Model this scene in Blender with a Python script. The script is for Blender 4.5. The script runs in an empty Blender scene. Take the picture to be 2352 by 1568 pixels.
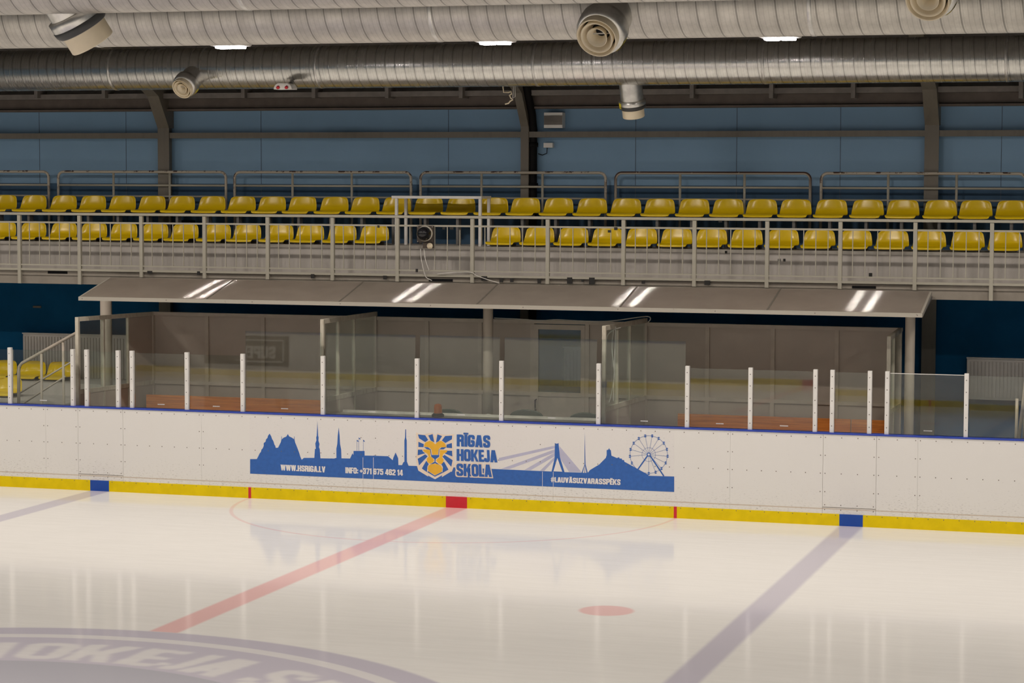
import bpy, bmesh, math, random
import numpy as np
from mathutils import Vector, Matrix

random.seed(7)
SC = bpy.context.scene
COL = SC.collection
PI = math.pi

# ------------------------------------------------------------------ camera
IMW, IMH = 2352.0, 1568.0
F, CX, CD, CH, YAW, PITCH, ROLL = 5296.4709, 9.7145, 29.0876, 4.3742, 0.2984, 0.0697, 0.0031
def _axes():
    f = Vector((-math.sin(YAW)*math.cos(PITCH), math.cos(YAW)*math.cos(PITCH), -math.sin(PITCH)))
    r0 = Vector((math.cos(YAW), math.sin(YAW), 0)); u0 = r0.cross(f)
    return r0*math.cos(ROLL)+u0*math.sin(ROLL), u0*math.cos(ROLL)-r0*math.sin(ROLL), f
RX, UX, FX = _axes()
CAMP = Vector((CX, -CD, CH))
cam = bpy.data.objects.new('camera', bpy.data.cameras.new('camera'))
COL.objects.link(cam); SC.camera = cam
cam.data.sensor_width = 36; cam.data.lens = F/IMW*36
cam.data.clip_start = 0.5; cam.data.clip_end = 200
m3 = Matrix((RX, UX, -FX)).transposed()
cam.matrix_world = Matrix.Translation(CAMP) @ m3.to_4x4()
cam.data.dof.use_dof = True; cam.data.dof.focus_distance = 30.6; cam.data.dof.aperture_fstop = 11.0

# ------------------------------------------------------------------ world, exposure, rink lamps' light
w = bpy.data.worlds.new('hall_air'); SC.world = w; w.use_nodes = True
w.node_tree.nodes['Background'].inputs[0].default_value = (0.9, 0.85, 0.78, 1)
w.node_tree.nodes['Background'].inputs[1].default_value = 0.02
SC.view_settings.view_transform = 'Standard'; SC.view_settings.look = 'None'
SC.view_settings.exposure = 0.0; SC.view_settings.gamma = 1.0; SC.view_settings.use_curve_mapping = False

LAMP_W = 60.0
LAMP_COL = (1.0, 0.895, 0.79)
LAMP_X = [-2.363+3.52*k for k in range(-4, 6)]
LAMP_ROWS = [-2.0-3.5*k for k in range(8)]
LAMP_Z = 6.06
def area(x, y, z, sx, sy, W):
    d = bpy.data.lights.new('rink_lamp_light', 'AREA'); d.shape = 'RECTANGLE'; d.size = sx; d.size_y = sy
    d.energy = W; d.color = LAMP_COL; d.spread = math.radians(168)
    o = bpy.data.objects.new('rink_lamp_light', d); o.location = (x, y, z); COL.objects.link(o)
for ri, y in enumerate(LAMP_ROWS):
    for x in LAMP_X:
        if ri < 2:
            for s in (-1, 1):
                area(x+s*0.125, y, LAMP_Z-0.035, 0.10, 0.16, LAMP_W/2)
        else:
            area(x, y, LAMP_Z-0.035, 0.35, 0.16, LAMP_W)

# ------------------------------------------------------------------ helpers
def at(px, py, Y=None, Z=None, X=None):
    """photo pixel -> point on a world plane"""
    d = FX + RX*((px-IMW/2)/F) - UX*((py-IMH/2)/F)
    if Y is not None: t = (Y-CAMP.y)/d.y
    elif Z is not None: t = (Z-CAMP.z)/d.z
    else: t = (X-CAMP.x)/d.x
    return CAMP + d*t
def ax(px, py, Y): return at(px, py, Y=Y).x
def az(px, py, Y): return at(px, py, Y=Y).z

ORD = ('first second third fourth fifth sixth seventh eighth ninth tenth eleventh twelfth thirteenth fourteenth fifteenth sixteenth '
       'seventeenth eighteenth nineteenth twentieth').split()
TENS = {20: 'twenty', 30: 'thirty'}
def ordinal(n):
    if n <= 20: return ORD[n-1]
    t = n//10*10
    return ('thirtieth' if n == 30 else TENS[t]+'-'+ORD[n-t-1])

def tag(o, label=None, cat=None, group=None, kind=None):
    if label: o['label'] = label
    if cat: o['category'] = cat
    if group: o['group'] = group
    if kind: o['kind'] = kind
    return o
def thing(name, label, cat, loc=(0, 0, 0), group=None):
    o = bpy.data.objects.new(name, None); COL.objects.link(o)
    o.location = loc; o.empty_display_size = 0.1
    return tag(o, label, cat, group)
def root_loc(o):
    v = Vector((0, 0, 0))
    while o is not None:
        v = v + o.location; o = o.parent
    return v
def dup(root, loc, label):
    r = root.copy(); COL.objects.link(r); r.location = loc; r['label'] = label
    for ch in list(root.children):
        c = ch.copy(); COL.objects.link(c); c.parent = r
        for g in list(ch.children):
            d = g.copy(); COL.objects.link(d); d.parent = c
    return r

class MB:
    """collects shapes in world coordinates; build() links them as ONE mesh object"""
    def __init__(s): s.v = []; s.f = []; s.mi = []; s.sm = []; s.cur = 0
    def add(s, vs, fs, smooth=False):
        b = len(s.v); s.v += [tuple(p) for p in vs]
        for f in fs: s.f.append(tuple(i+b for i in f)); s.mi.append(s.cur); s.sm.append(smooth)
        return s
    def box(s, x0, x1, y0, y1, z0, z1):
        vs = [(x, y, z) for z in (z0, z1) for y in (y0, y1) for x in (x0, x1)]
        return s.add(vs, [(0, 2, 3, 1), (4, 5, 7, 6), (0, 1, 5, 4), (2, 6, 7, 3), (0, 4, 6, 2), (1, 3, 7, 5)])
    def bar(s, a, b, wd, ht, up=(0, 0, 1)):
        a = Vector(a); b = Vector(b); d = (b-a).normalized(); u = Vector(up)
        if abs(d.dot(u)) > .98: u = Vector((0, 1, 0))
        sd = d.cross(u).normalized(); u = sd.cross(d)
        vs = [p+sd*wd/2*i+u*ht/2*j for p in (a, b) for j in (-1, 1) for i in (-1, 1)]
        return s.add(vs, [(0, 2, 3, 1), (4, 5, 7, 6), (0, 1, 5, 4), (2, 6, 7, 3), (0, 4, 6, 2), (1, 3, 7, 5)])
    def tube(s, pts, r, n=10, caps=True):
        pts = [Vector(p) for p in pts]; rings = []; u = None
        for i, p in enumerate(pts):
            d = (pts[min(i+1, len(pts)-1)]-pts[max(i-1, 0)]).normalized()
            if u is None: u = Vector((0, 0, 1)) if abs(d.z) < .9 else Vector((0, 1, 0))
            sd = d.cross(u).normalized(); u = sd.cross(d).normalized()
            rr = r[i] if isinstance(r, (list, tuple)) else r
            rings.append([p+(sd*math.cos(2*PI*k/n)+u*math.sin(2*PI*k/n))*rr for k in range(n)])
        vs = [q for R in rings for q in R]; fs = []
        for i in range(len(pts)-1):
            for k in range(n):
                a = i*n+k; b = i*n+(k+1) % n; fs.append((a, b, b+n, a+n))
        s.add(vs, fs, True)
        if caps:
            s.add(rings[0], [tuple(range(n))[::-1]]); s.add(rings[-1], [tuple(range(n))])
        return s
    def lathe(s, prof, base, axis=(0, 0, 1), n=32, smooth=True):
        """prof: list of (radius, distance along axis)"""
        A = Vector(axis).normalized(); u = Vector((1, 0, 0)) if abs(A.x) < .9 else Vector((0, 1, 0))
        e1 = A.cross(u).normalized(); e2 = A.cross(e1); base = Vector(base)
        vs = []; fs = []
        for r, h in prof:
            vs += [base+A*h+(e1*math.cos(2*PI*k/n)+e2*math.sin(2*PI*k/n))*max(r, 1e-4) for k in range(n)]
        for i in range(len(prof)-1):
            for k in range(n):
                a = i*n+k; b = i*n+(k+1) % n; fs.append((a, b, b+n, a+n))
        return s.add(vs, fs, smooth)
    def prism(s, poly, off):
        """closed polygon (3D points) pushed along off"""
        n = len(poly); P = [Vector(p) for p in poly]; o = Vector(off)
        s.add(P, [tuple(range(n))]); s.add([p+o for p in P], [tuple(range(n))[::-1]])
        return s.add(P+[p+o for p in P], [(i, (i+1) % n, (i+1) % n+n, i+n) for i in range(n)])
    def poly(s, pts): return s.add(pts, [tuple(range(len(pts)))])
    def tess(s, pts):
        from mathutils.geometry import tessellate_polygon
        P = [Vector(p) for p in pts]
        return s.add(P, [tuple(t) for t in tessellate_polygon([P])])
    def build(s, name, mats, parent=None, label=None, bevel=None, subsurf=0):
        me = bpy.data.meshes.new(name); off = root_loc(parent)
        me.from_pydata([tuple(Vector(v)-off) for v in s.v], [], s.f)
        for m in (mats if isinstance(mats, (list, tuple)) else [mats]): me.materials.append(m)
        me.polygons.foreach_set('material_index', s.mi); me.polygons.foreach_set('use_smooth', s.sm)
        bm = bmesh.new(); bm.from_mesh(me); bmesh.ops.remove_doubles(bm, verts=bm.verts, dist=1e-5)
        bmesh.ops.recalc_face_normals(bm, faces=bm.faces); bm.to_mesh(me); bm.free()
        me.update()
        o = bpy.data.objects.new(name, me); COL.objects.link(o); o.parent = parent
        if bevel:
            b = o.modifiers.new('edge', 'BEVEL'); b.width = bevel; b.segments = 2; b.limit_method = 'ANGLE'
        if subsurf:
            b = o.modifiers.new('smooth', 'SUBSURF'); b.levels = subsurf; b.render_levels = subsurf
        if label: o['label'] = label
        return o

# ------------------------------------------------------------------ materials
class NT:
    def __init__(s, name):
        s.m = bpy.data.materials.new(name); s.m.use_nodes = True; s.t = s.m.node_tree
        s.p = s.t.nodes['Principled BSDF']; s.out = s.t.nodes['Material Output']
    def n(s, typ, **kw):
        x = s.t.nodes.new(typ)
        for k, v in kw.items(): setattr(x, k, v)
        return x
    def link(s, a, b): s.t.links.new(a, b)
    def set(s, sock, v):
        if hasattr(v, 'is_output'): s.link(v, sock)
        else: sock.default_value = v
    def M(s, op, a, b=None, c=None, clamp=False):
        x = s.n('ShaderNodeMath', operation=op, use_clamp=clamp)
        for i, v in enumerate((a, b, c)):
            if v is not None: s.set(x.inputs[i], v)
        return x.outputs[0]
    def ramp(s, v, lo, hi, a=0.0, b=1.0, smooth=True):
        x = s.n('ShaderNodeMapRange', interpolation_type='SMOOTHSTEP' if smooth else 'LINEAR')
        s.set(x.inputs[0], v); x.inputs[1].default_value = lo; x.inputs[2].default_value = hi
        x.inputs[3].default_value = a; x.inputs[4].default_value = b
        return x.outputs[0]
    def mix(s, f, a, b, mode='MIX'):
        x = s.n('ShaderNodeMix', data_type='RGBA', blend_type=mode)
        s.set(x.inputs[0], f)
        for i, v in ((6, a), (7, b)):
            if isinstance(v, tuple): v = v+(1,) if len(v) == 3 else v
            s.set(x.inputs[i], v)
        return x.outputs[2]
    def coord(s, which='Object'): return s.n('ShaderNodeTexCoord').outputs[which]
    def gpos(s): return s.n('ShaderNodeNewGeometry').outputs['Position']
    def xyz(s, v):
        x = s.n('ShaderNodeSeparateXYZ'); s.link(v, x.inputs[0]); return x.outputs
    def mapped(s, v, scale):
        x = s.n('ShaderNodeMapping'); s.link(v, x.inputs[0]); x.inputs['Scale'].default_value = scale; return x.outputs[0]
    def noise(s, v, scale, detail=3, rough=.55):
        x = s.n('ShaderNodeTexNoise'); s.link(v, x.inputs['Vector']); x.inputs['Scale'].default_value = scale
        x.inputs['Detail'].default_value = detail; x.inputs['Roughness'].default_value = rough; return x.outputs['Fac']
    def bump(s, h, strength=.3, dist=.01):
        x = s.n('ShaderNodeBump'); s.link(h, x.inputs['Height']); x.inputs['Strength'].default_value = strength
        x.inputs['Distance'].default_value = dist; s.link(x.outputs[0], s.p.inputs['Normal'])
    def base(s, c): s.set(s.p.inputs['Base Color'], c if hasattr(c, 'is_output') else tuple(c)+(1,))

def plain(name, c, rough=.5, metal=0.0, var=.12, scale=6.0, spec=.5, coat=0.0):
    k = NT(name); v = k.noise(k.gpos(), scale)
    lo = tuple(x*(1-var) for x in c); hi = tuple(min(1, x*(1+var)) for x in c)
    k.base(k.mix(k.ramp(v, .3, .7), lo, hi))
    k.p.inputs['Roughness'].default_value = rough; k.p.inputs['Metallic'].default_value = metal
    k.p.inputs['Specular IOR Level'].default_value = spec; k.p.inputs['Coat Weight'].default_value = coat
    return k.m

def streaky(name, c, dark, rough=.6, sc=(9, 9, .8), amt=.5):
    """vertical weathering streaks"""
    k = NT(name); v = k.noise(k.mapped(k.gpos(), sc), 1.0, 5, .6); u = k.noise(k.gpos(), 30, 2)
    f = k.M('MULTIPLY', k.ramp(v, .42, .75), amt)
    f = k.M('ADD', f, k.M('MULTIPLY', k.ramp(u, .4, .8), .15*amt))
    k.base(k.mix(f, c, dark)); k.p.inputs['Roughness'].default_value = rough
    return k.m

def rusty(name, c, amount=.5, zbias=None):
    k = NT(name); g = k.gpos(); v = k.noise(g, 9, 5, .7)
    nz = k.xyz(k.n('ShaderNodeNewGeometry').outputs['Normal'])[2]
    f = k.ramp(v, .72-.25*amount, .76-.25*amount)
    f = k.M('MULTIPLY', f, k.ramp(nz, -.3, .15))
    k.base(k.mix(f, c, (.06, .025, .015))); k.p.inputs['Roughness'].default_value = .45
    return k.m

def glassy(name, tint=(.93, .97, .95), refl=1.0, haze=0.0, hazecol=(.4, .45, .5)):
    """thin clear sheet: see-through plus a Fresnel reflection on each face"""
    k = NT(name); k.t.nodes.remove(k.p)
    tr = k.n('ShaderNodeBsdfTransparent'); tr.inputs[0].default_value = tint+(1,)
    gl = k.n('ShaderNodeBsdfGlossy'); gl.inputs['Roughness'].default_value = .015
    fr = k.n('ShaderNodeFresnel'); fr.inputs[0].default_value = 1.5
    sc = k.noise(k.gpos(), 3.0, 2)
    fac = k.M('MULTIPLY', fr.outputs[0], k.ramp(sc, 0, 1, refl*.9, refl*1.1), clamp=True)
    mx = k.n('ShaderNodeMixShader'); k.link(fac, mx.inputs[0]); k.link(tr.outputs[0], mx.inputs[1]); k.link(gl.outputs[0], mx.inputs[2])
    o = mx.outputs[0]
    if haze:
        df = k.n('ShaderNodeBsdfDiffuse'); df.inputs[0].default_value = hazecol+(1,)
        m2 = k.n('ShaderNodeMixShader'); m2.inputs[0].default_value = haze
        k.link(o, m2.inputs[1]); k.link(df.outputs[0], m2.inputs[2]); o = m2.outputs[0]
    k.link(o, k.out.inputs[0])
    return k.m

def make_ice():
    k = NT('ice_surface'); P = k.xyz(k.gpos()); X, Y = P[0], P[1]
    def band(v, c, half, soft=.02):
        return k.ramp(k.M('ABSOLUTE', k.M('SUBTRACT', v, c)), half-soft, half+soft, 1, 0)
    def dist(cx, cy):
        return k.M('SQRT', k.M('ADD', k.M('POWER', k.M('SUBTRACT', X, cx), 2.0), k.M('POWER', k.M('SUBTRACT', Y, cy), 2.0)))
    fine = k.noise(k.mapped(k.gpos(), (.6, 5, 1)), 2.0, 6, .65)
    col = k.mix(k.ramp(fine, .3, .7), (.80, .80, .785), (.84, .84, .825))
    red = (.80, .50, .50); lil = (.56, .54, .635)
    inring = k.ramp(k.M('ABSOLUTE', X), 30, 31, 1, 0)
    rc = dist(0.0, -13.68)
    emb = k.ramp(rc, 4.68, 4.75, 1, 0)
    redline = k.M('MULTIPLY', band(X, 0.0, .15, .03), k.M('SUBTRACT', 1.0, emb))
    col = k.mix(k.M('MULTIPLY', redline, .9), col, red)
    for b in (-5.289, 5.289):
        col = k.mix(k.M('MULTIPLY', band(X, b, .15, .035), .92), col, lil)
    col = k.mix(k.M('MULTIPLY', band(dist(0.0, 0.0), 3.0, .025, .015), .5), col, red)
    for sx in (-3.8, 3.8):
        for cy in (-6.55, -20.8):
            col = k.mix(k.M('MULTIPLY', k.ramp(dist(sx, cy), .25, .31, 1, 0), .8), col, red)
    ring = band(rc, 4.32, .08, .02)
    at_ = k.n('ShaderNodeAttribute', attribute_name='paint'); let = at_.outputs['Fac']
    body = k.M('MULTIPLY', emb, k.M('SUBTRACT', 1.0, k.M('MULTIPLY', k.M('MAXIMUM', ring, let), .7), clamp=True))
    inner = k.ramp(rc, 3.15, 3.2, 1, 0)
    col = k.mix(k.M('MULTIPLY', body, .95), col, k.mix(inner, lil, (.45, .455, .53)))
    k.base(col)
    k.p.inputs['Roughness'].default_value = .13; k.p.inputs['IOR'].default_value = 1.10
    r = k.noise(k.mapped(k.gpos(), (.3, 6, 1)), 3.0, 4)
    k.set(k.p.inputs['Roughness'], k.ramp(r, .3, .7, .065, .10))
    k.bump(k.noise(k.mapped(k.gpos(), (.5, 3, 1)), 2.0, 3), .04, .002)
    return k.m

def make_board(name, c, scuff=1.0, allover=False):
    """white plastic facing with puck and skate scuffs, denser towards the ice"""
    k = NT(name); g = k.gpos(); P = k.xyz(g)
    n1 = k.noise(k.mapped(g, (11, 11, 44)), 2.2, 5, .65); n2 = k.noise(g, 1.4, 3)
    low = k.ramp(P[2], .75, .1, .0, 1.0)
    if allover: low = k.ramp(P[2], .0, .1, .40, .40)
    th = k.M('SUBTRACT', .655, k.M('MULTIPLY', low, .115))
    f = k.M('MULTIPLY', k.M('SUBTRACT', n1, th), 9.0, clamp=True)
    f = k.M('MULTIPLY', f, k.M('MULTIPLY', k.ramp(n2, .35, .65, .35, 1.0), .7*scuff), clamp=True)
    col = k.mix(f, c, (.16, .14, .12))
    line = k.ramp(k.M('ABSOLUTE', k.M('SUBTRACT', P[2], .212)), .004, .010, 1, 0)
    col = k.mix(k.M('MULTIPLY', line, .5*scuff), col, (.42, .27, .12))
    k.base(col); k.p.inputs['Roughness'].default_value = .33
    return k.m

def make_duct(name, pitch, tint, r0, r1):
    """spiral-wound galvanised sheet: helical lock seam and fine ribs, as relief"""
    k = NT(name); P = k.xyz(k.coord('Object'))
    th = k.M('DIVIDE', k.M('ARCTAN2', P[2], P[1]), 2*PI)
    ph = k.M('FRACT', k.M('SUBTRACT', k.M('DIVIDE', P[0], pitch), th))
    d = k.M('ABSOLUTE', k.M('SUBTRACT', ph, .5))
    seam = k.ramp(d, .0, .07, 1, 0)
    d4 = k.M('ABSOLUTE', k.M('SUBTRACT', k.M('FRACT', k.M('MULTIPLY', ph, 4.0)), .5)); fine = k.ramp(d4, .0, .16, 1, 0)
    h = k.M('ADD', seam, k.M('MULTIPLY', fine, .3))
    sp = k.noise(k.coord('Object'), 14, 5, .7)
    strip = k.noise(k.mapped(k.coord('Object'), (1/pitch*.9, .01, .01)), 1.0, 2)
    col = k.mix(k.ramp(sp, .3, .7), tuple(x*.86 for x in tint), tint)
    col = k.mix(k.M('MULTIPLY', k.ramp(strip, .35, .7), .25), col, tuple(x*.7 for x in tint))
    col = k.mix(k.M('MULTIPLY', seam, .7), col, tuple(x*.25 for x in tint))
    col = k.mix(k.M('MULTIPLY', fine, .22), col, tuple(x*.45 for x in tint))
    k.base(col); k.p.inputs['Metallic'].default_value = .95
    k.set(k.p.inputs['Roughness'], k.ramp(strip, .3, .7, r0, r1)); k.bump(h, .4, .004)
    return k.m

def make_wood():
    k = NT('varnished_wood'); g = k.gpos(); v = k.noise(k.mapped(g, (1.2, 10, 26)), 1.6, 6, .65)
    k.base(k.mix(k.ramp(v, .3, .72), (.98, .37, .075), (.68, .22, .045))); k.p.inputs['Roughness'].default_value = .4
    return k.m

def make_emit(name, c, s):
    k = NT(name); k.base((.8, .8, .8)); v = k.noise(k.gpos(), 20, 1)
    k.p.inputs['Emission Color'].default_value = c+(1,)
    k.set(k.p.inputs['Emission Strength'], k.ramp(v, 0, 1, s*.95, s*1.05)); return k.m

M_ICE = make_ice()
M_BOARD = make_board('white_board_plastic', (.80, .79, .775))
M_VINYL = make_board('white_vinyl', (.79, .775, .77), .9, True)
M_YELKICK = plain('yellow_kick_plastic', (.80, .60, .0015), .35, var=.05, spec=.2)
M_REDKICK = plain('red_kick_plastic', (.62, .018, .035), .35, var=.05)
M_BLUEKICK = plain('blue_kick_plastic', (.006, .07, .40), .35, var=.05)
M_CAP = plain('blue_cap_plastic', (.02, .055, .42), .35, var=.1)
M_SCREW = plain('dark_screw', (.17, .15, .13), .5)
M_PRINTBLUE = plain('blue_print', (.028, .125, .45), .4, var=.06, scale=20)
M_LILAC = plain('lilac_print', (.50, .50, .66), .4, var=.04)
M_ORANGE = plain('orange_print', (.83, .46, .035), .4, var=.05)
M_CREAM = plain('cream_print', (.82, .70, .58), .4, var=.04)
M_PALE = plain('pale_print', (.80, .77, .76), .4, var=.04)
M_POSTW = plain('white_aluminium', (.78, .77, .75), .35, var=.04)
M_GLASS = glassy('clear_acrylic_sheet', (.94, .975, .955), 1.25)
M_SIDEGLASS = glassy('partition_glass', (.93, .96, .94), .3)
M_DOORGLASS = glassy('hazy_door_glass', (.92, .95, .97), .8, .10, (.25, .40, .62))
M_RAIL = rusty('cream_rail_paint', (.41, .39, .325), .12)
M_REAR = rusty('chipped_rail_paint', (.44, .40, .34), .75)
M_REARBAD = rusty('rusted_rail_paint', (.44, .40, .34), 1.6)
M_TAPE = plain('black_tape', (.015, .014, .013), .6)
M_SEAT = plain('yellow_seat_plastic', (.80, .56, .003), .24, var=.05, scale=3)
M_BRACKET = plain('grey_steel_bracket', (.16, .155, .15), .5)
M_CONC = streaky('painted_concrete', (.53, .50, .47), (.38, .36, .335), .7)
M_NOSING = plain('light_step_nosing', (.78, .74, .68), .6)
M_FASCIA = streaky('fascia_concrete', (.29, .26, .22), (.19, .17, .145), .7, (3, 3, 2))
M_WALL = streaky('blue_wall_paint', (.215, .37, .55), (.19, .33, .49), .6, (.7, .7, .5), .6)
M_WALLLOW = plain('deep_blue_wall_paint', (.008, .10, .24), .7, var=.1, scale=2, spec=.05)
M_WALLSHADE = plain('shaded_blue_wall', (.055, .115, .20), .6, var=.08, scale=2, spec=.2)  # wall blue darkened: shade behind the upper seats put into the colour
M_STEEL = streaky('brown_steel_paint', (.165, .15, .125), (.11, .10, .085), .55)
M_BEAM = plain('dark_brown_beam', (.12, .095, .08), .6)
M_CEIL = plain('dark_roof_deck', (.10, .09, .08), .7)
M_PURLIN = plain('grey_purlin', (.20, .18, .165), .6)
M_DUCT1 = make_duct('bright_spiral_sheet', .137, (.74, .73, .69), .23, .3)
M_DUCT2 = make_duct('dull_spiral_sheet', .172, (.60, .575, .53), .42, .55)
M_GALV = plain('galvanised_sheet', (.62, .61, .58), .34, .9, .1, 12)
M_NOZZLE = plain('cream_nozzle_paint', (.76, .66, .48), .45, var=.05)
M_DARKBAND = plain('dark_grey_band', (.05, .05, .05), .5)  # dark grey for the rim of the downward nozzles
M_DARKIN = plain('dark_nozzle_throat', (.02, .02, .02), .8)
M_STICKER = plain('yellow_sticker', (.75, .62, .03), .5)
M_LAMPBODY = plain('white_lamp_housing', (.72, .70, .66), .4)
M_LENS = make_emit('lit_lamp_lens', (1.0, .93, .95), 22)
M_BLACK = plain('black_plastic', (.007, .007, .008), .7, spec=.15)
M_GREYWALL = plain('taupe_panel', (.50, .43, .37), .5, var=.05, scale=2)
M_GREYFRAME = plain('taupe_frame', (.55, .48, .41), .5, var=.06)
M_PARTFRAME = streaky('cream_partition_frame', (.60, .56, .47), (.34, .28, .2), .5, (20, 20, 6), .5)
M_WOOD = make_wood()
M_RADIATOR = plain('white_radiator_enamel', (.72, .69, .66), .4, var=.04)
M_FLOORC = plain('dark_rubber_floor', (.12, .115, .11), .8)
M_CHAIRG = plain('dark_green_chair', (.035, .055, .04), .5)
M_DESK = plain('white_desk_top', (.62, .60, .55), .5)
M_AMBER = plain('amber_lens', (1.0, .21, .008), .3, var=.15, scale=30)
M_COLUMN = streaky('grey_column_paint', (.60, .53, .45), (.46, .40, .34), .55, (6, 6, 1), .5)
M_WHITECABLE = plain('white_cable', (.66, .64, .60), .5)
M_BROWNBOX = plain('brown_mount_plate', (.06, .045, .035), .5)
def make_canopy():
    k = NT('fluted_canopy_sheet'); v = k.noise(k.gpos(), 4, 3)
    k.base(k.mix(k.ramp(v, .3, .7), (.29, .255, .22), (.34, .30, .26))); k.p.inputs['Roughness'].default_value = .055
    k.p.inputs['Specular IOR Level'].default_value = .65
    tl = k.n('ShaderNodeBsdfTranslucent'); tl.inputs[0].default_value = (.75, .71, .66, 1)
    mx = k.n('ShaderNodeMixShader'); mx.inputs[0].default_value = .45
    k.link(k.p.outputs[0], mx.inputs[1]); k.link(tl.outputs[0], mx.inputs[2]); k.link(mx.outputs[0], k.out.inputs[0])
    return k.m
M_CANOPY = make_canopy()
M_CANFRAME = rusty('canopy_frame_paint', (.40, .375, .325), .12)
M_REDLENS = plain('red_lens', (.55, .02, .03), .3)

# ------------------------------------------------------------------ setting
PY = .06
HALF = 13.68; OPP = -2*HALF
def struct(name, mb, mat, parent=None):
    o = mb.build(name, mat, parent); o['kind'] = 'structure'; return o

# --- stencil lettering (heavy condensed capitals), polygons in a unit-height cell
def rnd_path(P, r, closed=False, k=5):
    out = []; n = len(P); P = [Vector(p) for p in P]
    for i, p in enumerate(P):
        if not closed and i in (0, n-1): out.append(p); continue
        a = P[i-1]; b = P[(i+1) % n]; da = (a-p); db = (b-p); q = min(r, da.length*.5, db.length*.5)
        s = p+da.normalized()*q; e = p+db.normalized()*q
        for j in range(k+1):
            t = j/k; out.append(s*(1-t)**2+p*2*t*(1-t)+e*t*t)
    return out
def strip(P, wd, closed=False):
    n = len(P); L = []; R = []
    for i in range(n):
        a = P[i-1] if (i > 0 or closed) else P[i]; b = P[(i+1) % n] if (i < n-1 or closed) else P[i]
        d1 = (P[i]-a); d2 = (b-P[i])
        d1 = d1.normalized() if d1.length > 1e-6 else d2.normalized()
        d2 = d2.normalized() if d2.length > 1e-6 else d1
        nn = (Vector((-d1.y, d1.x))+Vector((-d2.y, d2.x))); nn = nn.normalized() if nn.length > 1e-6 else Vector((-d1.y, d1.x))
        c = max(.5, nn.dot(Vector((-d1.y, d1.x)))); L.append(P[i]+nn*wd/2/c); R.append(P[i]-nn*wd/2/c)
    m = n if closed else n-1
    return [[L[i], L[(i+1) % n], R[(i+1) % n], R[i]] for i in range(m)]
def pth(P, r=.13, wd=.19, closed=False): return strip(rnd_path([Vector(p) for p in P], r, closed), wd, closed)
def bx_(x0, x1, y0, y1): return [[Vector((x0, y0)), Vector((x1, y0)), Vector((x1, y1)), Vector((x0, y1))]]
def para(xb, xt, wd, y0=0., y1=1.): return [[Vector((xb, y0)), Vector((xb+wd, y0)), Vector((xt+wd, y1)), Vector((xt, y1))]]
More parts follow.
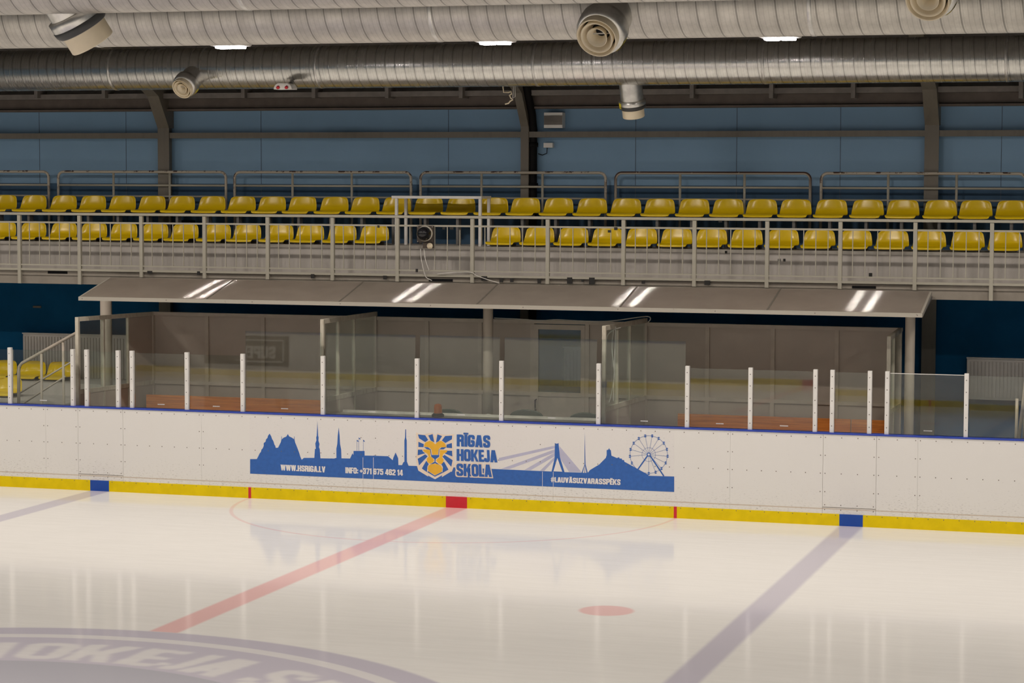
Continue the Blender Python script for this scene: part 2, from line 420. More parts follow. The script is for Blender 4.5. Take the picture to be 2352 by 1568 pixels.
def glyph(c):
    l, r, b, t = .1, .45, .09, .91
    mac = {'Ī': 'I', 'Ā': 'A', 'Ē': 'E'}
    if c in mac:
        g, wd = glyph(mac[c]); return g+bx_(wd/2-.18, wd/2+.18, 1.06, 1.17), wd
    G = {
     'A': (para(0, .15, .21)+para(.36, .21, .21)+bx_(.14, .44, .18, .32), .57),
     'I': (bx_(0, .2, 0, 1), .2), 'i': (bx_(0, .2, 0, .74)+bx_(0, .2, .82, 1), .2),
     'R': (bx_(0, .2, 0, 1)+pth([(l, t), (r, t), (r, .5), (l, .5)])+para(.36, .33, .2, 0, .5), .56),
     'P': (bx_(0, .2, 0, 1)+pth([(l, t), (r, t), (r, .45), (l, .45)]), .55),
     'G': (pth([(r, .66), (r, t), (l, t), (l, b), (r, b), (r, .46), (.26, .46)]), .55),
     'S': (pth([(r, .68), (r, t), (l, t), (l, .58), (r, .42), (r, b), (l, b), (l, .32)]), .55),
     'H': (bx_(0, .2, 0, 1)+bx_(.36, .56, 0, 1)+bx_(.1, .46, .42, .58), .56),
     'O': (pth([(l, b), (r, b), (r, t), (l, t)], .13, .19, True), .55),
     'K': (bx_(0, .2, 0, 1)+para(.16, .38, .21, .38, 1)+para(.39, .16, .21, 0, .62), .6),
     'E': (bx_(0, .2, 0, 1)+bx_(.1, .43, .83, 1)+bx_(.1, .40, .42, .58)+bx_(.1, .43, 0, .17), .43),
     'F': (bx_(0, .2, 0, 1)+bx_(.1, .43, .83, 1)+bx_(.1, .40, .42, .58), .43),
     'L': (bx_(0, .2, 0, 1)+bx_(.1, .41, 0, .17), .41),
     'J': (pth([(.33, 1), (.33, b), (.07, b), (.07, .3)]), .43),
     'N': (bx_(0, .2, 0, 1)+bx_(.38, .58, 0, 1)+para(.36, .04, .2), .58),
     'M': (bx_(0, .18, 0, 1)+bx_(.52, .7, 0, 1)+para(.28, .02, .16)+para(.28, .53, .16), .7),
     'U': (pth([(l, 1), (l, b), (r, b), (r, 1)]), .55),
     'V': (para(.19, 0, .2)+para(.19, .38, .2), .58),
     'W': (para(.14, 0, .19)+para(.14, .3, .17)+para(.48, .32, .17)+para(.48, .62, .19), .81),
     'Z': (bx_(0, .46, .83, 1)+bx_(0, .46, 0, .17)+para(0, .24, .22, .1, .9), .46),
     'T': (bx_(0, .5, .83, 1)+bx_(.15, .35, 0, 1), .5),
     '.': (bx_(0, .18, 0, .19), .18), ':': (bx_(0, .18, .05, .24)+bx_(0, .18, .5, .69), .18),
     '+': (bx_(0, .44, .4, .54)+bx_(.15, .29, .22, .72), .44),
     '#': (para(.08, .16, .1)+para(.3, .38, .1)+bx_(0, .54, .28, .4)+bx_(0, .54, .6, .72), .54),
     '1': (bx_(.12, .32, 0, 1)+bx_(0, .2, .72, .86), .32),
     '2': (pth([(l, .68), (l, t), (r, t), (r, .6), (l, .2), (l, .05)])+bx_(0, .53, 0, .17), .54),
     '3': (pth([(l, .7), (l, t), (r, t), (r, .52), (.2, .52)])+pth([(.2, .5), (r, .5), (r, b), (l, b), (l, .3)]), .55),
     '4': (bx_(.3, .5, 0, 1)+bx_(0, .57, .18, .33)+para(0, .22, .16, .2, 1), .57),
     '5': (bx_(.02, .52, .83, 1)+bx_(.02, .2, .5, 1)+pth([(l, .6), (r, .6), (r, b), (l, b), (l, .3)]), .55),
     '6': (pth([(r, .7), (r, t), (l, t), (l, b), (r, b), (r, .54), (l, .54)]), .55),
     '7': (bx_(0, .5, .83, 1)+para(.1, .3, .2, 0, .9), .5)}
    if c == ' ': return [], .2
    return G[c]
def text_polys(s, gap=.055):
    out = []; x = 0
    for c in s:
        g, wd = glyph(c)
        out += [[(p.x+x, p.y) for p in q] for q in g]; x += wd+gap
    return out, x-gap

# --- ice: one sheet, finely divided under the centre-circle lettering
def build_ice():
    x0, x1, y0, y1, st = -3.4, 4.4, -12.4, -9.3, .025
    nx = int((x1-x0)/st)+1; ny = int((y1-y0)/st)+1
    gx, gy = np.meshgrid(np.linspace(x0, x1, nx), np.linspace(y0, y1, ny))
    mask = np.zeros(gx.shape)
    for ch, ang, wd in (('S', -32, 8), ('H', -19.5, 7.6), ('O', -10.2, 7.8), ('K', -1.7, 8), ('E', 6.6, 6.6), ('J', 12.6, 5.2), ('A', 19.4, 8), ('S', 31, 7.6), ('K', 40, 8)):
        g, gw = glyph(ch)
        for q in g:
            pts = []
            for p in q:
                a = math.radians(ang+(p.x/gw-.5)*wd); r = 3.27+p.y*.72
                pts.append((r*math.sin(a), -HALF+r*math.cos(a)))
            inside = np.ones(gx.shape, bool); n = len(pts)
            ar = sum(pts[i][0]*pts[(i+1) % n][1]-pts[(i+1) % n][0]*pts[i][1] for i in range(n))
            for i in range(n):
                ax_, ay = pts[i]; bx, by = pts[(i+1) % n]
                cr = (bx-ax_)*(gy-ay)-(by-ay)*(gx-ax_)
                inside &= (cr >= 0) if ar > 0 else (cr <= 0)
            mask[inside] = 1
    for _ in range(3):
        m = mask.copy(); m[1:-1, 1:-1] = (mask[1:-1, 1:-1]*4+mask[:-2, 1:-1]+mask[2:, 1:-1]+mask[1:-1, :-2]+mask[1:-1, 2:])/8; mask = m
    V = np.stack([gx.ravel(), gy.ravel(), np.zeros(gx.size)], 1)
    I = np.arange(nx*ny).reshape(ny, nx)
    Fq = np.stack([I[:-1, :-1].ravel(), I[:-1, 1:].ravel(), I[1:, 1:].ravel(), I[1:, :-1].ravel()], 1)
    L, R, B, T = -26.0, 26.0, OPP, 0.02
    ex = [(L, B), (R, B), (R, y0), (L, y0), (L, y1), (R, y1), (R, T), (L, T)]
    cor = [(x0, y0), (x1, y0), (x1, y1), (x0, y1)]
    b = len(V); V = np.vstack([V, [(x, y, 0) for x, y in ex]]); n0 = len(V)-8
    c = [I[0, 0], I[0, -1], I[-1, -1], I[-1, 0]]
    faces = [tuple(int(i) for i in f) for f in Fq]
    faces += [(b, b+1, b+2, b+3), (b+4, b+5, b+6, b+7), (b+3, int(c[0]), int(c[3]), b+4), (int(c[1]), b+2, b+5, int(c[2]))]
    me = bpy.data.meshes.new('floor'); me.from_pydata([tuple(v) for v in V], [], faces); me.materials.append(M_ICE)
    a = me.attributes.new('paint', 'FLOAT', 'POINT')
    a.data.foreach_set('value', np.concatenate([mask.ravel(), np.zeros(8)]).astype(np.float32))
    me.update(); o = bpy.data.objects.new('floor', me); COL.objects.link(o); o['kind'] = 'structure'
build_ice()
WALLY = 3.15
ZSHADE = 4.31  # below this height the wall's shade is painted in
struct('floor_concourse', MB().box(-26, 26, .13, WALLY+.2, -.2, .0), M_FLOORC)
struct('floor_camera_side', MB().box(-26, 26, -34, OPP-.13, -.2, 0), M_FLOORC)
struct('wall_back', MB().box(-26, 26, WALLY, WALLY+.2, ZSHADE, 7.2), M_WALL)
struct('wall_back_middle', MB().box(-26, 26, WALLY, WALLY+.2, 3.0, ZSHADE), M_WALLSHADE)  # strip of the blue wall with its shading in the base colour
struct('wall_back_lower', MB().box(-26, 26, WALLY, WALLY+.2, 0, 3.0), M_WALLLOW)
struct('wall_left', MB().box(-26.3, -26, -34, WALLY+.2, -.2, 7.2), M_WALL)
struct('wall_right', MB().box(26, 26.3, -34, WALLY+.2, -.2, 7.2), M_WALL)
struct('wall_front', MB().box(-26, 26, -34.3, -34, -.2, 7.2), M_WALL)
struct('ceiling', MB().box(-26.3, 26.3, -34.3, WALLY+.2, 6.9, 7.1), M_CEIL)
# wall panel joints
mb = MB()
for px in (91, 290, 600, 1030, 1460, 1692, 1930, 2300):
    x = ax(px, 360, WALLY); mb.box(x-.004, x+.004, WALLY-.004, WALLY+.01, 3.0, 6.0)
struct('trim_1', mb, plain('wall_joint', (.09, .13, .19), .7))
# horizontal wall girt
struct('trim_2', MB().box(-26, 26, WALLY-.16, WALLY+.01, az(1000, 316, 3.0), az(1000, 303, 3.0)), M_STEEL)
# eaves beam with its lower flange, roof-edge strip and purlin ends
zb, zt = az(1000, 251, 2.95), az(1000, 222, 2.95)
struct('trim_3', MB().box(-26, 26, WALLY-.18, WALLY+.01, zb+.04, zt).box(-26, 26, WALLY-.24, WALLY+.01, zb, zb+.03), M_BEAM)
struct('ceiling_eaves', MB().box(-26, 26, WALLY-.06, WALLY+.01, zt, 7.0), M_CEIL)
struct('trim_4', MB().box(-26, 26, 2.78, 2.92, az(1000, 221, 2.78), az(1000, 209, 2.78)), M_PURLIN)
mb = MB()
for px in (85, 240, 560, 722, 890, 1060, 1590, 1772, 1960, 2345):
    q = at(px, 222, Y=2.72); mb.box(q.x-.028, q.x+.028, 2.68, 2.98, q.z-.02, q.z+.22)
struct('trim_5', mb, M_PURLIN)

# gallery: slab with walkway, step carrying the seats
YG = 1.30; ZS = 3.03; ZT = 3.44; YR = 1.95
slab = MB().box(-26, 26, YG, WALLY, 2.965, ZS).box(-26, 26, YG+.02, YG+.30, 2.838, 2.965)
struct('gallery_slab', slab, M_FASCIA)
mb = MB()
for a, b in ((110, 155), (985, 1040), (1957, 2012)):
    y = (625, 643, 659)[(a > 500)+(a > 1500)]
    mb.box(ax(a, y, YG), ax(b, y, YG), YG-.004, YG+.02, az(a, y+3, YG), az(a, y-3, YG))
struct('trim_6', mb, M_BLACK)
struct('gallery_step', MB().box(-26, 26, YR, WALLY, ZS, ZT-.002), M_CONC)
struct('trim_7', MB().box(-26, 26, YR-.02, YR+.06, ZT-.045, ZT), M_NOSING)

# ------------------------------------------------------------------ steel frame columns
def frame_column(px, label):
    x0 = ax(px[0], 300, 2.97); x1 = ax(px[1], 300, 2.97)
    t = thing('steel_column', label, 'column', ((x0+x1)/2, 3.05, 0), 'steel frame columns on the blue wall')
    t['kind'] = 'thing'
    h = MB().box(x0, x1, 2.97, 2.985, 0, 5.2).box((x0+x1)/2-.012, (x0+x1)/2+.06, 2.985, WALLY-.01, 0, 5.6)
    h.build('shaft', M_STEEL, t)
    pts = [(x0, 2.97, 5.15), (x0, 2.62, 5.62), (x0, .9, 6.35), (x0, .9, 6.6), (x0, WALLY-.01, 6.0), (x0, WALLY-.01, 5.15)]
    MB().prism(pts, (x1-x0, 0, 0)).build('haunch', M_STEEL, t)
frame_column((362, 388), 'brown steel column at the left of the blue wall')
frame_column((1196, 1214), 'brown steel column with the black drainpipe beside it')
frame_column((2124, 2157), 'brown steel column at the right of the blue wall')

# black drain pipe
q = [at(1208, 195, Y=2.7), at(1222, 262, Y=2.98), at(1225, 300, Y=3.05), at(1224, 440, Y=3.05)]
x = q[-1].x
t = thing('drain_pipe', 'black drainpipe running down beside the middle steel column', 'pipe', (x, 3.05, 0))
MB().tube([q[0]+Vector((0, -.3, .35))]+q+[Vector((x, 3.05, 3.6)), Vector((x, 3.05, .0))], .058, 14).build('pipe', M_BLACK, t)
for z in (az(1224, 332, 2.9), az(1224, 425, 2.9)):
    MB().lathe([(.0, -.03), (.074, -.03), (.074, .03), (0, .03)], (x, 3.05, z)).build('coupling', M_BLACK, t)

# round columns under the gallery
for px, lab in (((232, 256), 'round grey column behind the left player bench'), ((1110, 1132), 'round grey column behind the scorekeeper booth'),
                ((2079, 2102), 'round grey column right of the right player bench')):
    a, b = ax(px[0], 760, 1.46), ax(px[1], 760, 1.46)
    o = MB().lathe([(0, 0), ((b-a)/2, 0), ((b-a)/2, 2.965), (0, 2.965)], ((a+b)/2, 1.46+.0, 0), n=28).build('round_column', M_COLUMN)
    tag(o, lab, 'column', 'round columns under the gallery', 'thing')

# ------------------------------------------------------------------ rink boards
BH = 1.165
t = thing('rink_boards', 'white rink boards with yellow kickplate and blue cap along the ice', 'boards')
seam_px = [106, 180, 283, 463, 834, 858, 1246, 1271, 1677, 1890, 2013, 2108]
sx_ = [ax(p, 1060, 0) for p in seam_px]
edges = [-26]+[sx_[0]-2.4*k for k in (4, 3, 2, 1)]+sx_+[sx_[-1]+2.4*k for k in (1, 2, 3, 4)]+[26]
gates = {(round(sx_[1], 3), round(sx_[2], 3)), (round(sx_[9], 3), round(sx_[10], 3))}
def dots(mb, xs, zs, r=.007):
    for x in xs:
        for z in zs:
            n = 8
            mb.add([(x+r*math.cos(2*PI*k/n), -.0035, z+r*math.sin(2*PI*k/n)) for k in range(n)], [tuple(range(n))])
for a, b in zip(edges[:-1], edges[1:]):
    isg = (round(a, 3), round(b, 3)) in gates; g = .0025 if isg else .0008; mb = MB().box(a+g, b-g, -.001, .012, .0 if (round(a, 3), round(b, 3)) not in gates else .235, BH)
    isgate = (round(a, 3), round(b, 3)) in gates
    if isgate: mb.box(a+g, b-g, -.001, .012, .0, .226)
    mb.cur = 1
    if b > -8.2 and a < 9 and b-a > .3:
        n = max(1, round((b-a-.05)/.2)); xs = [a+.03+(b-a-.06)*k/n for k in range(n+1)]
        dots(mb, xs, (1.125,)); dots(mb, xs, (.665,))
        dots(mb, (a+.03, b-.03), (.895, .43))
        if isgate: dots(mb, xs, (.262, .20))
    mb.build('gate' if isgate else 'facing_panel', [M_BOARD, M_SCREW], t)
MB().box(-26, 26, .013, .12, 0, BH-.002).build('core', M_GREYFRAME, t)
MB().box(-26, 26, -.012, .14, BH, BH+.022).build('cap_rail', M_CAP, t, bevel=.006)
KZ = .150
segs = []
marks = [(-5.289, .146, M_BLUEKICK), (-3.0, .021, M_REDKICK), (0, .15, M_REDKICK), (3.0, .021, M_REDKICK), (5.289, .15, M_BLUEKICK)]
xp = -26.0
for c, h, m in marks:
    segs.append((xp, c-h, M_YELKICK, 'kick_plate')); segs.append((c-h, c+h, m, 'line_marker')); xp = c+h
segs.append((xp, 26.0, M_YELKICK, 'kick_plate'))
for a, b, m, nm in segs:
    mb = MB().box(a, b, -.011, .0, 0, KZ); mb.cur = 1
    if nm == 'kick_plate':
        lo, hi = max(a, -8.3), min(b, 9.2); n = max(2, round((hi-lo)/.2))
        for k in range(n+1):
            x = lo+.05+(hi-lo-.1)*k/n
            mb.add([(x+.0065*math.cos(2*PI*j/8), -.0115, KZ-.016+.0065*math.sin(2*PI*j/8)) for j in range(8)], [tuple(range(8))])
    o = mb.build(nm, [m, M_SCREW], t)
    if nm == 'line_marker': o['label'] = 'blue line marker' if m is M_BLUEKICK else 'red line marker'
    else: o['label'] = 'yellow kickplate'
# opposite boards (reflected in the glass)
t = thing('far_side_boards', 'white boards with yellow kickplate on the camera side of the ice', 'boards', (0, OPP, 0))
MB().box(-26, 26, OPP-.12, OPP, 0, BH).build('facing_panel', M_BOARD, t)
for a, b, m, nm in segs:
    o = MB().box(a, b, OPP, OPP+.011, 0, KZ).build(nm, m, t)
    o['label'] = 'yellow kickplate' if nm == 'kick_plate' else ('blue' if m is M_BLUEKICK else 'red')+' line marker'
MB().box(-26, 26, OPP-.14, OPP+.012, BH, BH+.022).build('cap_rail', M_CAP, t)

def vx(px): return at(px, 820, Y=2*PY+2*HALF).x
xa, xb = vx(470), vx(664); za, zb2 = .30, 1.10
SGN = thing('far_side_sign', 'dark sign mirrored in the glass of the left bench', 'sign', ((xa+xb)/2, OPP, za))
MB().box(xa, xb, OPP+.001, OPP+.006, za, zb2).build('sign_sheet', M_TAPE, SGN)
mb = MB()
for a, b, c, d_ in ((xa+.9, xb-.15, zb2-.13, zb2-.10), (xa+.9, xb-.15, za+.10, za+.13), (xb-.18, xb-.15, za+.1, zb2-.1)): mb.box(a, b, OPP+.006, OPP+.008, c, d_)
mb.build('sign_border', M_POSTW, SGN)
polys, wd = text_polys('SUPER'); mb = MB()
for qi, q in enumerate(polys): mb.poly([(xb-.38-u*.36, OPP+.009+.0001*(qi % 9), .50+v*.33) for u, v in q])
mb.build('lettering', M_POSTW, SGN, 'white word SUPER')
mb = MB(); mb.poly([(xb-1.62, OPP+.009, .75), (xb-1.5, OPP+.009, .92), (xb-1.38, OPP+.009, .75), (xb-1.5, OPP+.009, .6)]); mb.build('red_diamond', M_REDKICK, SGN)

# ------------------------------------------------------------------ advertising banner on the boards
BN = thing('advertising_banner', 'blue and white hockey school banner with lion crest on the boards', 'banner', (ax(1061, 1040, 0), 0, .6))
def pl(px, py, lift): q = at(px, py, Y=-lift); return Vector((q.x, -lift, q.z))
def z5(u, v): return 560+u/4.704, 930+v/4.704
def z6(u, v): return 900+u/7.84, 950+v/7.84
def z7(u, v): return 1100+u/4.704, 960+v/4.704
x0 = ax(574, 1030, 0); x1 = ax(1548.5, 1040, 0); zlo = az(574, 1086.5, 0)
MB().box(x0, x1, -.0022, -.0012, zlo, az(574, 958, 0)).build('vinyl_sheet', M_VINYL, BN)
sky = [z5(*p) for p in ((68,583),(140,583),(150,565),(172,520),(185,505),(190,482),(205,465),(215,440),(215,410),(235,395),(240,370),(255,355),(262,330),(278,308),(295,335),(305,365),(320,390),(330,425),(340,440),(345,462),(370,460),(385,430),(400,400),(406,372),(406,338),(410,338),(411,370),(430,352),(460,340),(475,312),(490,338),(520,352),(542,368),(543,338),(547,338),(548,372),(555,405),(570,440),(585,480),(600,520),(610,555),(625,590),(650,570),(762,570),(768,478),(778,470),(775,440),(772,415),(785,380),(782,350),(788,330),(795,170),(803,330),(808,350),(806,385),(818,420),(812,455),(820,475),(828,575),(975,577),(1000,570),(1000,470),(1010,420),(1015,330),(1025,240),(1035,330),(1040,420),(1052,480),(1055,575),(1148,577),(1165,540),(1175,520),(1185,540),(1185,495),(1305,495),(1305,545),(1408,547),(1410,535),(1414,547),(1560,552),(1608,595),(1615,570),(1640,512),(1668,575),(1670,648),(1710,648),(1722,620),(1735,610),(1735,380),(1742,350),(1745,262),(1753,262),(1754,350),(1760,380),(1762,610),(1780,655),(1870,658))]
sky += [z7(*p) for p in ((150,548),(690,572),(785,576),(818,430),(820,268),(832,275),(848,275),(860,268),(875,420),(925,583),(1110,588),(1141,500),(1142,330),(1145,150),(1148,330),(1152,500),(1176,590),(1200,560),(1300,500),(1370,430),(1380,400),(1380,345),(1398,340),(1406,322),(1414,340),(1425,345),(1432,405),(1490,430),(1515,422),(1520,435),(1545,437),(1548,452),(1568,452),(1572,470),(1700,540),(1830,612),(1832,622),(2110,630),(2110,797))]
sky += [z5(68, 740)]
mb = MB().tess([pl(x, y, .0032) for x, y in sky]); mb.build('skyline', M_PRINTBLUE, BN, 'blue city skyline')
mb = MB()
for tri in (((848,430),(900,578),(805,574)), ((1146,510),(1162,590),(1148,590)), ((1143,510),(1141,590),(1122,590))):
    mb.poly([pl(*z7(*p), .0042) for p in tri])
mb.build('tower_opening', M_PALE, BN)
for quad in (((215,430),(818,297),(818,325),(215,464)), ((240,548),(818,337),(818,372),(330,550)), ((490,560),(818,372),(818,412),(560,562)), ((660,568),(818,418),(818,450),(705,571)), ((868,300),(1108,582),(975,582),(868,420))):
    MB().poly([pl(*z7(*p), .0028) for p in quad]).build('bridge_cable', M_LILAC, BN, 'lilac bridge cable')
# ferris wheel
mb = MB(); C0 = z7(1835, 393); RW = 43.5
def ring(mb, r, wd, lift, n=48):
    for k in range(n):
        a, b = 2*PI*k/n, 2*PI*(k+1)/n
        mb.poly([pl(C0[0]+rr*math.cos(t_), C0[1]+rr*math.sin(t_), lift) for rr, t_ in ((r, a), (r, b), (r-wd, b), (r-wd, a))])
ring(mb, RW, .8, .0036); ring(mb, 16, .6, .0036); ring(mb, 4.8, 2.2, .0036, 20)
for k in range(17):
    a = 2*PI*k/17+.09; c, s = math.cos(a), math.sin(a)
    if 1.75 < a % (2*PI) < 2.75: continue
    mb.poly([pl(C0[0]+r*c+e*s, C0[1]+r*s-e*c, .0036) for r, e in ((5, .3), (RW, .3), (RW, -.3), (5, -.3))])
WH = mb.build('ferris_wheel', M_PRINTBLUE, BN, 'blue ferris wheel rim and spokes')
for k in range(17):
    a = 2*PI*k/17+.09
    if 1.6 < a < 2.55: continue
    cx_, cy_ = C0[0]+RW*math.cos(a), C0[1]+RW*math.sin(a); mb = MB()
    mb.poly([pl(cx_+u, cy_+v, .0044) for u, v in ((-1.6, -3.3), (1.6, -3.3), (2.9, -1), (-2.9, -1))])
    mb.poly([pl(cx_+u, cy_+v, .0044) for u, v in ((-.5, -1), (.5, -1), (.5, 1), (-.5, 1))])
    mb.poly([pl(cx_+u, cy_+v, .0044) for u, v in ((-2.9, 1), (2.9, 1), (1.6, 3.3), (-1.6, 3.3))])
    mb.build('wheel_cabin', M_PRINTBLUE, WH)
mb = MB()
for e, s in (((1718, 552), (1826, 400)), ((1998, 626), (1846, 400))):
    p0, p1 = z7(*s), z7(*e); d = Vector((p1[0]-p0[0], p1[1]-p0[1])).normalized(); n_ = Vector((-d.y, d.x))*1.5
    mb.poly([pl(p0[0]+n_.x, p0[1]+n_.y, .0048), pl(p1[0]+n_.x, p1[1]+n_.y, .0048), pl(p1[0]-n_.x, p1[1]-n_.y, .0048), pl(p0[0]-n_.x, p0[1]-n_.y, .0048)])
mb.build('wheel_stand', M_PRINTBLUE, BN)
# lion crest
shield = [(436,332),(500,368),(560,372),(650,352),(735,345),(780,392),(822,345),(910,372),(980,380),(1122,365),(1108,460),(1112,640),(1115,800),(1128,860),(1112,960),(1080,1045),(1066,1040),(900,1140),(905,1105),(778,1178),(650,1110),(655,1130),(482,1025),(476,1020),(442,900),(436,800),(452,640),(440,460)]
cr = MB().tess([pl(*z6(*p), .0040) for p in shield]).build('lion_crest', M_CREAM, BN, 'cream shield with orange lion face')
blue = [[(470,372),(600,385),(655,470),(600,510),(490,440)], [(655,390),(735,365),(765,515),(700,480)], [(820,370),(905,400),(850,490),(795,520)], [(960,400),(1088,392),(1080,460),(965,525),(900,480)],
        [(478,503),(575,545),(570,600),(478,598)], [(985,555),(1080,525),(1085,618),(985,610)], [(470,645),(545,645),(560,680),(600,710),(465,748)], [(1000,665),(1085,665),(1090,768),(955,715)],
        [(465,810),(600,730),(645,765),(490,930)], [(910,770),(950,740),(1095,835),(1070,955)], [(620,845),(665,905),(640,950),(632,1050),(540,985)], [(940,860),(1020,1005),(912,1065),(920,960),(890,905)],
        [(640,1050),(650,1032),(775,1112),(905,1045),(915,1062),(775,1132)],
        [(705,742),(855,742),(850,775),(790,815),(785,862),(862,920),(850,930),(780,888),(700,920),(690,910),(770,862),(768,815),(712,775)],
        [(578,598),(650,602),(700,640),(716,742),(704,742),(690,648),(630,638)], [(985,600),(895,605),(855,640),(848,742),(838,742),(846,640),(930,640)]]
mb = MB()
for P in blue: mb.tess([pl(*z6(*p), .0048) for p in P])
mb.build('mane', M_PRINTBLUE, cr, 'blue mane and nose')
face = [[(575,585),(600,520),(680,485),(740,505),(780,550),(830,500),(890,485),(955,530),(985,598),(870,606),(840,645),(832,735),(728,735),(715,648),(680,608)],
        [(555,645),(640,642),(690,650),(695,690),(690,760),(740,800),(762,835),(740,875),(690,900),(640,870),(625,810),(665,770),(640,720),(575,680)],
        [(865,650),(930,655),(1000,655),(990,690),(925,725),(905,790),(935,825),(920,880),(885,910),(830,885),(795,840),(825,805),(860,780),(862,700)],
        [(645,990),(660,930),(700,908),(770,898),(840,908),(880,930),(912,985),(895,1045),(780,1103),(660,1035)]]
mb = MB()
for P in face: mb.tess([pl(*z6(*p), .0054) for p in P])
mb.build('lion_face', M_ORANGE, cr, 'orange lion face')
def lettering(s, quad, mat, lift, label, grow=0.017):
    polys, wd = text_polys(s); TL, TR, BL, BR = quad; mb = MB()
    for qi, q in enumerate(polys):
        pts = []
        if grow:
            cx_ = sum(p[0] for p in q)/len(q); cy_ = sum(p[1] for p in q)/len(q)
            q = [(p[0]+math.copysign(grow, p[0]-cx_), p[1]+math.copysign(grow, p[1]-cy_)) for p in q]
        for u, v in q:
            u /= wd
            px = (BL[0]*(1-u)+BR[0]*u)*(1-v)+(TL[0]*(1-u)+TR[0]*u)*v
            py = (BL[1]*(1-u)+BR[1]*u)*(1-v)+(TL[1]*(1-u)+TR[1]*u)*v
            pts.append(pl(px, py, lift+.00002*qi))
        mb.poly(pts)
    return mb.build('lettering', mat, BN, label)
Q = lambda z, *p: [z(*q) for q in p]
lettering('RĪGAS', Q(z6, (1172,375), (1770,395), (1172,582), (1768,606)), M_PRINTBLUE, .0052, 'blue word RĪGAS')
lettering('HOKEJA', Q(z6, (1170,637), (1885,660), (1170,842), (1898,872)), M_PRINTBLUE, .0052, 'blue word HOKEJA')
lettering('SKOLA', Q(z6, (1165,898), (1785,920), (1165,1112), (1800,1136)), M_CREAM, .0042, 'cream outline of the word SKOLA', .11)
lettering('SKOLA', Q(z6, (1165,898), (1785,920), (1165,1112), (1800,1136)), M_PRINTBLUE, .0066, 'blue word SKOLA')
lettering('WWW.HSRiGA.LV', Q(z5, (398,643), (880,664), (400,704), (880,727)), M_PALE, .0044, 'pale web address on blue')
lettering('INFO: +371 675 462 14', Q(z5, (1098,672), (1718,700), (1098,734), (1718,762)), M_PALE, .0044, 'pale telephone number on blue')
lettering('#LAUVĀSUZVARASSPĒKS', Q(z7, (778,636), (1530,662), (778,690), (1528,722)), M_PALE, .0044, 'pale hashtag on blue')

for px in (834, 858, 1246, 1271):
    x = ax(px, 1085, 0); yb, yt_ = (1101 if px < 1000 else 1118), (1050 if px < 1000 else 1083)
    MB().box(x-.0028, x+.0028, -.0042, -.0036, az(px, yb, 0), az(px, yt_, 0)).build('seam_line', M_PALE, BN, 'pale vertical seam')
mb = MB()
for u, v0, v1 in ((1222, 375, 492), (1243, 350, 492), (1290, 375, 495)):
    mb.poly([pl(*z5(*p), .0034) for p in ((u-1.5, v0), (u+1.5, v0), (u+1.5, v1), (u-1.5, v1))]); mb.poly([pl(*z5(*p), .0036) for p in ((u, v0), (u+16, v0+12), (u+16, v0+24), (u, v0+14))])
mb.build('flagpoles', M_PRINTBLUE, BN)

# ------------------------------------------------------------------ glass above the boards
zpb = BH+.02
post_px = [24, 168, 200, 272, 304, 430, 558, 742, 958, 1152, 1375, 1579, 1724, 1873, 1912, 1998, 2038, 2220]
post_x = [ax(p, 900, PY) for p in post_px]
PZ = 1.985
p0 = thing('glass_post', 'first white glass post from the left end of the boards', 'post', (post_x[0], PY, zpb), 'white posts holding the glass above the boards')
mb = MB().box(post_x[0]-.027, post_x[0]+.027, PY-.028, PY+.028, zpb, PZ); mb.build('upright', M_POSTW, p0, bevel=.004)
for z in (1.27, 1.43, 1.59, 1.75, 1.9):
    MB().lathe([(0, 0), (.007, 0), (.005, .003), (0, .003)], (post_x[0], PY-.028, z), (0, -1, 0), 8).build('bolt', M_SCREW, p0)
for i, x in enumerate(post_x[1:], 2):
    dup(p0, (x, PY, zpb), ordinal(i)+' white glass post from the left end of the boards' if i < 18 else 'last white glass post at the right end of the boards')
M_MARK = plain('white_etched_mark', (.75, .75, .73), .5)
def tilt_for(px, py):
    """lean (degrees) of the pane that mirrors the far kickplate at that height of the photo"""
    q = at(px, py, Y=2*PY+HALF*2); d = q-CAMP
    return math.degrees((.075-q.z)/(2*HALF)/2)*math.cos(YAW)
panes = [(-9.2, 24, 0), (24, 168, 0), (200, 272, 0), (304, 430, 0), (430, 558, 0), (558, 742, 1), (742, 958, 1), (958, 1152, 1), (1152, 1375, 1), (1375, 1579, 1),
         (1579, 1724, 0), (1724, 1873, 0), (1912, 1998, 0), (2038, 2220, 0), (2220, 9.6, 0)]
tilt = [-tilt_for(*q) for q in ((10, 842), (96, 846), (236, 852), (367, 849), (494, 857), (650, 864), (850, 870), (1055, 875), (1263, 882), (1477, 889), (1652, 880), (1800, 880), (1955, 905), (2129, 930), (2290, 941))]
plab = ['glass pane at the far left edge before the first post', 'glass pane in front of the yellow seats and stair rail', 'narrow glass pane over the left gate', 'glass pane in front of the left bench by its side wall',
        'glass pane in front of the middle of the left bench', 'tall glass pane in front of the right end of the left bench', 'tall glass pane left of the amber beacon', 'tall glass pane in front of the amber beacon',
        'tall glass pane in front of the booth door', 'tall glass pane just right of the booth side wall', 'glass pane in front of the left end of the right bench', 'glass pane in front of the middle of the right bench',
        'narrow glass pane over the right gate', 'glass pane right of the right bench with bright top edge', 'glass pane at the far right edge after the last post']
